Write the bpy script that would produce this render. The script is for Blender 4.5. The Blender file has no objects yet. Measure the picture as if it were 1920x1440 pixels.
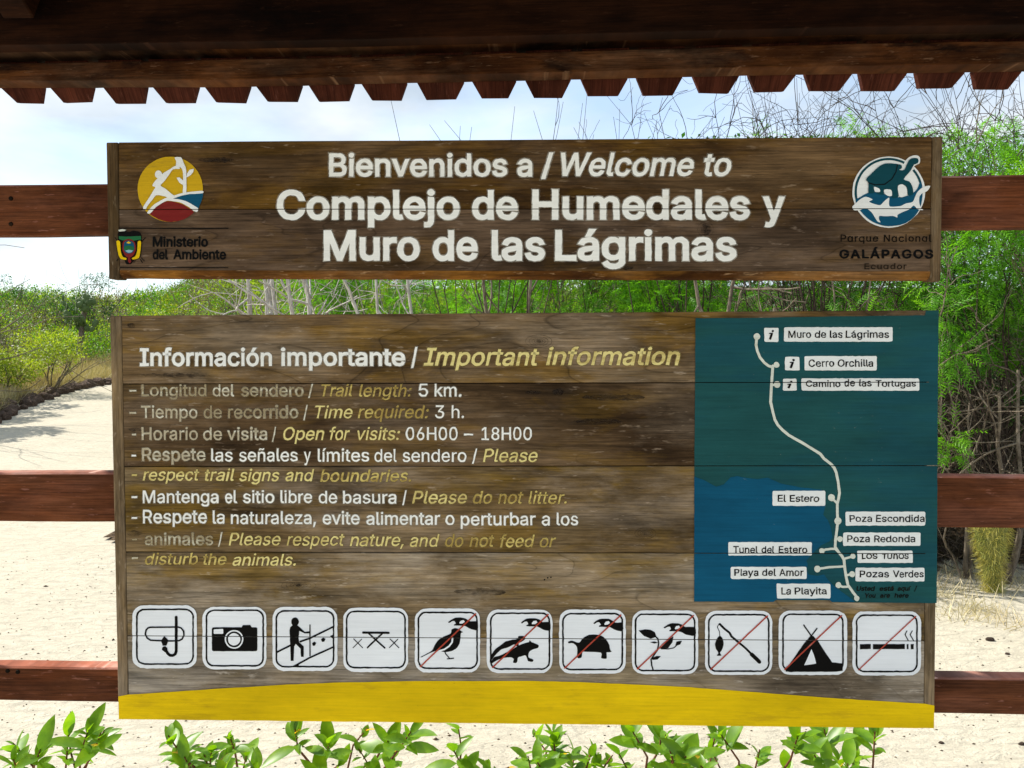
import bpy, bmesh, math, random
import numpy as np
from mathutils import Vector, Matrix, noise
from mathutils.geometry import delaunay_2d_cdt

random.seed(7)
rng = np.random.default_rng(11)
scene = bpy.context.scene
C = scene.collection

# ------------------------------------------------------------------ camera
F = 1600.0                       # focal length in photograph pixels (photograph 1920 wide)
PITCH = math.radians(2.0)
CAM = Vector((0, 0, 1.5))
cd = bpy.data.cameras.new('camera')
cd.sensor_width = 36.0
cd.lens = 36.0 * F / 1920.0
cd.clip_start = 0.02
cd.clip_end = 3000
cam = bpy.data.objects.new('camera', cd)
C.objects.link(cam)
cam.location = CAM
cam.rotation_euler = (math.pi / 2 - PITCH, 0, 0)
scene.camera = cam

# ------------------------------------------------------------------ light
SUN_EL = math.radians(46)
SUN_AZ = math.radians(-68)       # measured from +Y towards +X
CLOUD = 4.6
EXPOSURE = 1.38
world = bpy.data.worlds.new('World')
scene.world = world
world.use_nodes = True
nt = world.node_tree
nt.nodes.clear()
wo = nt.nodes.new('ShaderNodeOutputWorld')
bg = nt.nodes.new('ShaderNodeBackground')
bg.inputs['Strength'].default_value = 0.1
sky = nt.nodes.new('ShaderNodeTexSky')
sky.sky_type = 'NISHITA'
sky.sun_disc = False
sky.sun_elevation = SUN_EL
sky.sun_rotation = SUN_AZ
sky.dust_density = 0.6
tc = nt.nodes.new('ShaderNodeTexCoord')
mp = nt.nodes.new('ShaderNodeMapping')
mp.inputs['Scale'].default_value = (1.0, 1.0, 2.6)
mp.inputs['Location'].default_value = (0.35, 0.1, 0.0)
n1 = nt.nodes.new('ShaderNodeTexNoise')
n1.inputs['Scale'].default_value = 2.3
n1.inputs['Detail'].default_value = 7
n1.inputs['Roughness'].default_value = 0.55
n1.inputs['Distortion'].default_value = 0.4
rp = nt.nodes.new('ShaderNodeValToRGB')
rp.color_ramp.elements[0].position = 0.40
rp.color_ramp.elements[0].color = (0.38, 0.38, 0.38, 1)
rp.color_ramp.elements[1].position = 0.58
rp.color_ramp.elements[1].color = (0.97, 0.97, 0.97, 1)
n2 = nt.nodes.new('ShaderNodeTexNoise')
n2.inputs['Scale'].default_value = 3.7
n2.inputs['Detail'].default_value = 5
rp2 = nt.nodes.new('ShaderNodeValToRGB')
rp2.color_ramp.elements[0].position = 0.40
rp2.color_ramp.elements[0].color = (CLOUD * .52, CLOUD * .61, CLOUD * .71, 1)
rp2.color_ramp.elements[1].position = 0.6
rp2.color_ramp.elements[1].color = (CLOUD * .82, CLOUD * .87, CLOUD * .91, 1)
mx = nt.nodes.new('ShaderNodeMix')
mx.data_type = 'RGBA'
L = nt.links.new
L(tc.outputs['Generated'], mp.inputs['Vector'])
L(mp.outputs[0], n1.inputs['Vector'])
L(mp.outputs[0], n2.inputs['Vector'])
L(n1.outputs['Fac'], rp.inputs[0])
L(n2.outputs['Fac'], rp2.inputs[0])
L(rp.outputs[0], mx.inputs[0])
L(sky.outputs[0], mx.inputs[6])
L(rp2.outputs[0], mx.inputs[7])
L(mx.outputs[2], bg.inputs['Color'])
L(bg.outputs[0], wo.inputs[0])

sd = bpy.data.lights.new('sun', 'SUN')
sd.energy = 3.0
sd.angle = math.radians(0.53)
sd.color = (1.0, 0.95, 0.86)
sun = bpy.data.objects.new('sun', sd)
C.objects.link(sun)
sdir = Vector((math.sin(SUN_AZ) * math.cos(SUN_EL), math.cos(SUN_AZ) * math.cos(SUN_EL), math.sin(SUN_EL)))
sun.rotation_euler = (-sdir).to_track_quat('-Z', 'Y').to_euler()
sun.location = (0, 0, 20)

scene.view_settings.view_transform = 'Standard'
scene.view_settings.look = 'None'
scene.view_settings.exposure = EXPOSURE
scene.view_settings.gamma = 1
scene.view_settings.use_curve_mapping = False
scene.cycles.max_bounces = 8
scene.cycles.transparent_max_bounces = 12

# ------------------------------------------------------------------ measuring helpers
FWD = Vector((0, math.cos(PITCH), -math.sin(PITCH)))
UP = Vector((0, math.sin(PITCH), math.cos(PITCH)))

def ray(px, py):
    return Vector(((px - 960) / F, 0, 0)) + UP * ((720 - py) / F) + FWD

def at(px, py, Y):
    d = ray(px, py)
    return CAM + d * (Y / d.y)

def on_plane(px, py, a, b):      # vertical plane  y = a + b*x
    d = ray(px, py)
    t = a / (d.y - b * d.x)
    return CAM + d * t

def lerp(a, b, t):
    return a + (b - a) * t

def sstep(t):
    t = max(0.0, min(1.0, t))
    return t * t * (3 - 2 * t)

# ------------------------------------------------------------------ object helpers
WM = {}

def tag(o, label=None, cat=None, group=None, kind=None):
    if label: o['label'] = label
    if cat: o['category'] = cat
    if group: o['group'] = group
    if kind: o['kind'] = kind
    return o

def thing(name, label, cat, loc=(0, 0, 0), rz=0.0, group=None):
    o = bpy.data.objects.new(name, None)
    o.empty_display_size = 0.1
    C.objects.link(o)
    o.location = loc
    o.rotation_euler = (0, 0, rz)
    WM[o] = (Matrix.Translation(Vector(loc)) @ Matrix.Rotation(rz, 4, 'Z')).inverted()
    return tag(o, label, cat, group)

def finish(name, me, mats, parent=None, smooth=False, label=None):
    for m in (mats if isinstance(mats, (list, tuple)) else [mats]):
        me.materials.append(m)
    if parent is not None and parent in WM:
        me.transform(WM[parent])
    if smooth:
        me.polygons.foreach_set('use_smooth', [True] * len(me.polygons))
    o = bpy.data.objects.new(name, me)
    C.objects.link(o)
    if parent is not None:
        o.parent = parent
        WM[o] = WM[parent]
    if label: o['label'] = label
    return o

def mesh_obj(name, verts, faces, mats, parent=None, smooth=False, midx=None, label=None):
    me = bpy.data.meshes.new(name)
    me.from_pydata([tuple(v) for v in verts], [], faces)
    if midx is not None:
        me.polygons.foreach_set('material_index', midx)
    me.update()
    return finish(name, me, mats, parent, smooth, label)

def np_mesh(name, V, Fc, mats, parent=None, smooth=False, label=None):
    """V (n,3) float, Fc (m,k) int with constant k"""
    me = bpy.data.meshes.new(name)
    n, m, k = len(V), len(Fc), Fc.shape[1]
    me.vertices.add(n)
    me.vertices.foreach_set('co', np.ascontiguousarray(V, dtype=np.float32).ravel())
    me.loops.add(m * k)
    me.loops.foreach_set('vertex_index', np.ascontiguousarray(Fc, dtype=np.int32).ravel())
    me.polygons.add(m)
    me.polygons.foreach_set('loop_start', np.arange(0, m * k, k, dtype=np.int32))
    me.update(calc_edges=True)
    me.validate()
    return finish(name, me, mats, parent, smooth, label)

def bm_obj(name, bm, mats, parent=None, smooth=False, label=None):
    me = bpy.data.meshes.new(name)
    bm.to_mesh(me)
    bm.free()
    return finish(name, me, mats, parent, smooth, label)

# ------------------------------------------------------------------ material helpers
class NT:
    def __init__(s, name):
        s.m = bpy.data.materials.new(name)
        s.m.use_nodes = True
        s.t = s.m.node_tree
        s.t.nodes.clear()
        s.out = s.t.nodes.new('ShaderNodeOutputMaterial')
        s.p = s.t.nodes.new('ShaderNodeBsdfPrincipled')
        s.t.links.new(s.p.outputs[0], s.out.inputs[0])
    def n(s, typ, **kw):
        x = s.t.nodes.new(typ)
        for k, v in kw.items():
            if k in x.inputs: x.inputs[k].default_value = v
            else: setattr(x, k, v)
        return x
    def l(s, a, b): s.t.links.new(a, b)
    def coord(s, scale=(1, 1, 1), rnd=True, loc=(0, 0, 0)):
        tc = s.n('ShaderNodeTexCoord')
        mp = s.n('ShaderNodeMapping')
        mp.inputs['Scale'].default_value = scale
        mp.inputs['Location'].default_value = loc
        if rnd:
            oi = s.n('ShaderNodeObjectInfo')
            ml = s.n('ShaderNodeVectorMath', operation='MULTIPLY_ADD')
            cb = s.n('ShaderNodeCombineXYZ')
            s.l(oi.outputs['Random'], cb.inputs[0]); s.l(oi.outputs['Random'], cb.inputs[1]); s.l(oi.outputs['Random'], cb.inputs[2])
            s.l(cb.outputs[0], ml.inputs[0]); ml.inputs[1].default_value = (37, 11, 23)
            s.l(tc.outputs['Object'], ml.inputs[2])
            s.l(ml.outputs[0], mp.inputs['Vector'])
        else:
            s.l(tc.outputs['Object'], mp.inputs['Vector'])
        return mp.outputs[0]
    def noise(s, vec, scale, detail=4, rough=0.55, dist=0.0):
        x = s.n('ShaderNodeTexNoise')
        x.inputs['Scale'].default_value = scale
        x.inputs['Detail'].default_value = detail
        x.inputs['Roughness'].default_value = rough
        x.inputs['Distortion'].default_value = dist
        s.l(vec, x.inputs['Vector'])
        return x.outputs['Fac']
    def ramp(s, fac, stops):
        x = s.n('ShaderNodeValToRGB')
        e = x.color_ramp.elements
        while len(e) < len(stops): e.new(0.5)
        for i, (p, c) in enumerate(stops):
            e[i].position = p
            e[i].color = (c, c, c, 1) if isinstance(c, (int, float)) else (*c, 1)
        s.l(fac, x.inputs[0])
        return x.outputs[0]
    def mix(s, fac, a, b, mode='MIX'):
        x = s.n('ShaderNodeMix', data_type='RGBA', blend_type=mode)
        for v, i in ((fac, 0), (a, 6), (b, 7)):
            if isinstance(v, (int, float)): x.inputs[i].default_value = v if i == 0 else (v, v, v, 1)
            elif isinstance(v, tuple): x.inputs[i].default_value = (*v, 1)
            else: s.l(v, x.inputs[i])
        return x.outputs[2]
    def math(s, op, a, b=0.0, clamp=False):
        x = s.n('ShaderNodeMath', operation=op, use_clamp=clamp)
        for v, i in ((a, 0), (b, 1)):
            if isinstance(v, (int, float)): x.inputs[i].default_value = v
            else: s.l(v, x.inputs[i])
        return x.outputs[0]
    def base(s, c, rough=0.6, spec=0.3):
        if isinstance(c, tuple): s.p.inputs['Base Color'].default_value = (*c, 1)
        else: s.l(c, s.p.inputs['Base Color'])
        if isinstance(rough, (int, float)): s.p.inputs['Roughness'].default_value = rough
        else: s.l(rough, s.p.inputs['Roughness'])
        s.p.inputs['Specular IOR Level'].default_value = spec
    def bump(s, h, strength=0.3, dist=0.001):
        x = s.n('ShaderNodeBump')
        x.inputs['Strength'].default_value = strength
        x.inputs['Distance'].default_value = dist
        s.l(h, x.inputs['Height'])
        s.l(x.outputs[0], s.p.inputs['Normal'])

def wood_mat(name, dark, mid, light, ochre, grey, grey_amt=0.35, ochre_amt=0.5, lines=0.6, vertical=False, rings=7.0):
    """weathered plank; grain runs along local X (or Z when vertical)"""
    t = NT(name)
    def sc(a, b, c): return (c, b, a) if vertical else (a, b, c)
    v1 = t.coord(sc(1.1, 1, 4.2))
    big = t.noise(v1, 1.8, 8, 0.66, 0.3)
    base = t.ramp(big, [(0.34, dark), (0.50, mid), (0.68, light)])
    v2 = t.coord(sc(1.9, 1, 8), loc=(3, 1, 7))
    och = t.ramp(t.noise(v2, 1.7, 8, 0.66, 0.4), [(0.50, 0.0), (0.60, ochre_amt)])
    c = t.mix(och, base, ochre)
    v3 = t.coord(sc(1.3, 1, 3.5), loc=(9, 4, 2))
    gr = t.ramp(t.noise(v3, 2.2, 8, 0.7, 0.1), [(0.48, 0.0), (0.62, grey_amt)])
    c = t.mix(gr, c, grey)
    # contour-like growth rings
    v4 = t.coord(sc(0.55, 1, 3.6), loc=(1, 5, 3))
    ringn = t.noise(v4, 1.5, 2.5, 0.45, 0.25)
    fr = t.math('FRACT', t.math('MULTIPLY', ringn, rings * 2.6))
    lin = t.ramp(fr, [(0.0, 1.0 - lines * .55), (0.03, 1.0 - lines * 0.05), (0.40, 1.04), (0.80, 1.0), (0.975, 1.0 - lines * .18), (1.0, 1.0 - lines * .55)])
    c = t.mix(1.0, c, lin, 'MULTIPLY')
    vk = t.coord(sc(1.6, 1, 55), loc=(2, 2, 8))
    stk = t.noise(vk, 1.0, 4, 0.6, 0.3)
    c = t.mix(1.0, c, t.ramp(stk, [(0.30, 0.76), (0.50, 1.0), (0.70, 1.16)]), 'MULTIPLY')
    vb = t.coord(sc(5, 1, 13), loc=(5, 2, 1))
    c = t.mix(1.0, c, t.ramp(t.noise(vb, 1.0, 4, 0.65, 0.6), [(0.34, 0.58), (0.50, 1.0), (0.68, 1.35)]), 'MULTIPLY')
    # fibres
    v5 = t.coord(sc(9, 1, 260))
    fib = t.noise(v5, 1.0, 4, 0.75)
    c = t.mix(1.0, c, t.ramp(fib, [(0.30, 0.50), (0.50, 1.0), (0.70, 1.45)]), 'MULTIPLY')
    v6 = t.coord(sc(22, 1, 120))
    spk = t.noise(v6, 1.0, 3, 0.75)
    c = t.mix(t.ramp(spk, [(0.62, 0.0), (0.74, 0.6)]), c, tuple(min(1, g * 1.9) for g in grey))
    c = t.mix(t.ramp(spk, [(0.20, 0.6), (0.32, 0.0)]), c, tuple(d * 0.4 for d in dark))
    t.base(c, 0.8, 0.07)
    t.bump(t.math('ADD', fib, stk), 0.5, 0.0012)
    return t.m

def paint_mat(name, col, worn=None, amount=0.25, rough=0.45, thin=0.0, scale=60, grain=0.10, chips=None):
    """hand-brushed paint with wear; worn is what shows through"""
    t = NT(name)
    v = t.coord((1, 1, 1), rnd=False)
    vs = t.coord((0.35, 1, 1.6), rnd=False)
    big = t.noise(vs, 9, 4, 0.6)
    c = t.mix(1.0, col, t.ramp(big, [(0.3, 0.90), (0.7, 1.06)]), 'MULTIPLY')
    if worn:
        w = t.math('MULTIPLY', t.noise(vs, scale, 4, 0.7), 0.55)
        w2 = t.math('MULTIPLY', t.noise(vs, 11, 3, 0.6), 0.45)
        f = t.math('ADD', w, w2)
        a = 0.5 - (amount - 0.25) * 0.5
        c = t.mix(t.ramp(f, [(a, thin), (a + 0.09, min(1.0, 0.45 + amount))]), c, worn)
    fb = t.noise(t.coord((7, 1, 240), rnd=False), 1.0, 3, 0.7)
    c = t.mix(1.0, c, t.ramp(fb, [(0.30, 1 - grain), (0.50, 1.0), (0.70, 1 + grain * .7)]), 'MULTIPLY')
    if chips:
        ch = t.noise(t.coord((60, 1, 110), rnd=False), 1.0, 4, 0.8)
        pt = t.noise(t.coord((5, 1, 5), rnd=False, loc=(3, 3, 3)), 1.0, 3, 0.6)
        c = t.mix(t.math('MULTIPLY', t.ramp(ch, [(0.655, 0.0), (0.70, 0.8)]), t.ramp(pt, [(0.45, 0.1), (0.6, 1.0)])), c, chips)
        c = t.mix(1.0, c, t.ramp(t.noise(t.coord((2.2, 1, 5), rnd=False, loc=(7, 1, 1)), 1.0, 6, 0.65), [(0.35, 0.78), (0.65, 1.18)]), 'MULTIPLY')
    t.base(c, rough + .25, 0.06)
    t.bump(t.noise(vs, 220, 3, 0.6), 0.25, 0.0006)
    return t.m

# ------------------------------------------------------------------ materials
BR = dict(dark=(0.030, 0.016, 0.008), mid=(0.080, 0.044, 0.020), light=(0.125, 0.080, 0.044))
M = {}
M['up_top'] = wood_mat('wood_brown', (0.026, 0.012, 0.004), (0.078, 0.039, 0.012), (0.125, 0.068, 0.025), (0.130, 0.066, 0.009), (0.17, 0.12, 0.075), 0.22, 0.6, 0.5)
M['up_low'] = wood_mat('wood_greybrown', (0.040, 0.023, 0.012), (0.098, 0.060, 0.035), (0.150, 0.098, 0.062), (0.115, 0.060, 0.014), (0.18, 0.13, 0.095), 0.4, 0.5, 0.8)
M['in_1'] = wood_mat('wood_tan_brown', (0.052, 0.031, 0.014), (0.145, 0.090, 0.042), (0.235, 0.160, 0.088), (0.19, 0.102, 0.014), (0.24, 0.185, 0.13), 0.5, 0.65, 0.9)
M['in_2'] = wood_mat('wood_deep_brown', (0.040, 0.022, 0.010), (0.104, 0.062, 0.029), (0.165, 0.106, 0.057), (0.135, 0.074, 0.012), (0.19, 0.14, 0.095), 0.4, 0.6, 0.4)
M['in_3'] = wood_mat('wood_ochre_brown', (0.056, 0.034, 0.014), (0.148, 0.094, 0.041), (0.225, 0.158, 0.084), (0.19, 0.108, 0.012), (0.25, 0.19, 0.135), 0.6, 0.6, 0.5)
M['in_4'] = wood_mat('wood_olive_brown', (0.075, 0.048, 0.022), (0.185, 0.128, 0.068), (0.270, 0.20, 0.125), (0.22, 0.128, 0.014), (0.33, 0.27, 0.20), 0.65, 0.55, 0.8)
M['in_5'] = wood_mat('wood_silver_grey', (0.10, 0.073, 0.048), (0.225, 0.175, 0.12), (0.33, 0.27, 0.20), (0.21, 0.15, 0.06), (0.34, 0.30, 0.25), 0.65, 0.4, 0.45)
M['batten'] = wood_mat('wood_batten', (0.085, 0.055, 0.028), (0.20, 0.138, 0.075), (0.30, 0.225, 0.14), (0.15, 0.09, 0.03), (0.26, 0.20, 0.14), 0.6, 0.4, 0.4, vertical=True)
M['batten_dark'] = wood_mat('wood_batten_dark', (0.045, 0.027, 0.012), (0.115, 0.070, 0.031), (0.19, 0.125, 0.062), (0.13, 0.07, 0.02), (0.19, 0.145, 0.095), 0.45, 0.4, 0.4, vertical=True)
M['edge'] = wood_mat('wood_bounce_lit_edge', (0.05, 0.018, 0.004), (0.16, 0.062, 0.012), (0.30, 0.13, 0.03), (0.30, 0.13, 0.02), (0.30, 0.19, 0.10), 0.3, 0.6, 0.3)  # sand bounce on the down-turned edge is put into this lighter orange
M['lip'] = wood_mat('wood_pale_strip', (0.10, 0.07, 0.05), (0.22, 0.17, 0.13), (0.33, 0.27, 0.22), (0.26, 0.18, 0.12), (0.38, 0.33, 0.29), 0.6, 0.3, 0.3)
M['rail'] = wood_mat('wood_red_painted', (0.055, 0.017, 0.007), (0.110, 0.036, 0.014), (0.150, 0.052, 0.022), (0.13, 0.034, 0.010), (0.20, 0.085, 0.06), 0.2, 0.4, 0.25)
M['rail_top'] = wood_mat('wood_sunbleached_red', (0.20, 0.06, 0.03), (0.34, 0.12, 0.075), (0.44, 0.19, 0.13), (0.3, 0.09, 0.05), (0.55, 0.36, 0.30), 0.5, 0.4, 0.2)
M['purlin'] = wood_mat('wood_mouldy_red', (0.004, 0.002, 0.001), (0.065, 0.022, 0.007), (0.16, 0.06, 0.018), (0.012, 0.005, 0.003), (0.15, 0.085, 0.05), 0.4, 0.95, 0.3)
M['shingle'] = wood_mat('wood_shingle_red', (0.045, 0.012, 0.007), (0.070, 0.019, 0.011), (0.090, 0.026, 0.015), (0.06, 0.016, 0.008), (0.10, 0.04, 0.03), 0.15, 0.3, 0.15, vertical=True)
M['roof'] = wood_mat('wood_dark_stained', (0.003, 0.001, 0.0005), (0.016, 0.005, 0.0018), (0.028, 0.009, 0.003), (0.020, 0.006, 0.002), (0.028, 0.012, 0.007), 0.2, 0.3, 0.2)

WOODSHOW = (0.17, 0.115, 0.065)
M['white'] = paint_mat('paint_white', (0.90, 0.89, 0.83), (0.66, 0.62, 0.50), 0.10, grain=0.07)
M['white_worn'] = paint_mat('paint_white_worn', (0.74, 0.71, 0.58), (0.40, 0.32, 0.19), 0.35)
M['white_thin'] = paint_mat('paint_white_thin', (0.62, 0.58, 0.43), (0.30, 0.23, 0.12), 0.45)
M['yellow_text'] = paint_mat('paint_pale_yellow', (0.80, 0.68, 0.27), (0.48, 0.36, 0.11), 0.30)
M['yellow_worn'] = paint_mat('paint_pale_yellow_worn', (0.68, 0.54, 0.17), (0.33, 0.22, 0.055), 0.42)
M['sign_white'] = paint_mat('paint_bright_white', (0.84, 0.86, 0.88), (0.70, 0.72, 0.72), 0.05, grain=0.05)
M['emblem_white'] = paint_mat('paint_emblem_white', (0.84, 0.85, 0.82), (0.62, 0.61, 0.55), 0.1, grain=0.06)
M['black'] = paint_mat('paint_black', (0.005, 0.0045, 0.004), (0.02, 0.017, 0.014), 0.1, 0.4)
M['black_thin'] = paint_mat('paint_black_worn', (0.007, 0.005, 0.003), (0.03, 0.018, 0.010), 0.30, 0.5)
M['teal'] = paint_mat('paint_teal', (0.014, 0.078, 0.078), (0.011, 0.074, 0.094), 0.30, 0.42, scale=5, grain=0.17, chips=(0.20, 0.22, 0.17))
M['blue'] = paint_mat('paint_sea_blue', (0.005, 0.085, 0.160), (0.006, 0.078, 0.145), 0.15, 0.4, grain=0.15, chips=(0.15, 0.22, 0.25))
M['band'] = paint_mat('paint_yellow_band', (0.76, 0.51, 0.004), (0.55, 0.35, 0.008), 0.16, 0.42, scale=40, grain=0.12, chips=(0.32, 0.19, 0.01))
M['red'] = paint_mat('paint_red_line', (0.42, 0.060, 0.035), (0.55, 0.22, 0.18), 0.15)
M['emb_yellow'] = paint_mat('paint_emblem_yellow', (0.62, 0.38, 0.012), (0.40, 0.25, 0.02), 0.22)
M['emb_red'] = paint_mat('paint_emblem_red', (0.20, 0.018, 0.016), (0.24, 0.04, 0.03), 0.2)
M['emb_blue'] = paint_mat('paint_emblem_blue', (0.006, 0.085, 0.16), (0.01, 0.09, 0.15), 0.1)
M['emb_teal'] = paint_mat('paint_emblem_dark_teal', (0.006, 0.058, 0.075), (0.01, 0.06, 0.07), 0.1)
M['emb_green'] = paint_mat('paint_emblem_green', (0.02, 0.14, 0.05), (0.03, 0.1, 0.05), 0.2)
M['emb_sky'] = paint_mat('paint_emblem_pale_blue', (0.25, 0.45, 0.55), (0.2, 0.35, 0.4), 0.2)
M['route'] = paint_mat('paint_route_cream', (0.70, 0.72, 0.62), (0.5, 0.5, 0.38), 0.15)

def halo_mat(name, col, lo, hi):
    t = NT(name)
    vs = t.coord((0.4, 1, 1.2), rnd=False)
    f = t.math('ADD', t.math('MULTIPLY', t.noise(vs, 140, 4, 0.7), 0.5), t.math('MULTIPLY', t.noise(vs, 14, 3, 0.6), 0.5))
    a = t.ramp(f, [(0.42, lo), (0.60, hi)])
    t.base(col, 0.7, 0.2)
    t.l(a, t.p.inputs['Alpha'])
    return t.m
M['stain'] = halo_mat('wood_dark_stain', (0.018, 0.010, 0.005), 0.10, 0.85)
M['halo_w'] = halo_mat('paint_residue_white', (0.46, 0.42, 0.34), 0.15, 0.8)
M['halo_s'] = halo_mat('paint_residue_faint', (0.38, 0.32, 0.22), 0.12, 0.7)
M['halo_y'] = halo_mat('paint_residue_yellow', (0.34, 0.25, 0.09), 0.12, 0.7)

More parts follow.
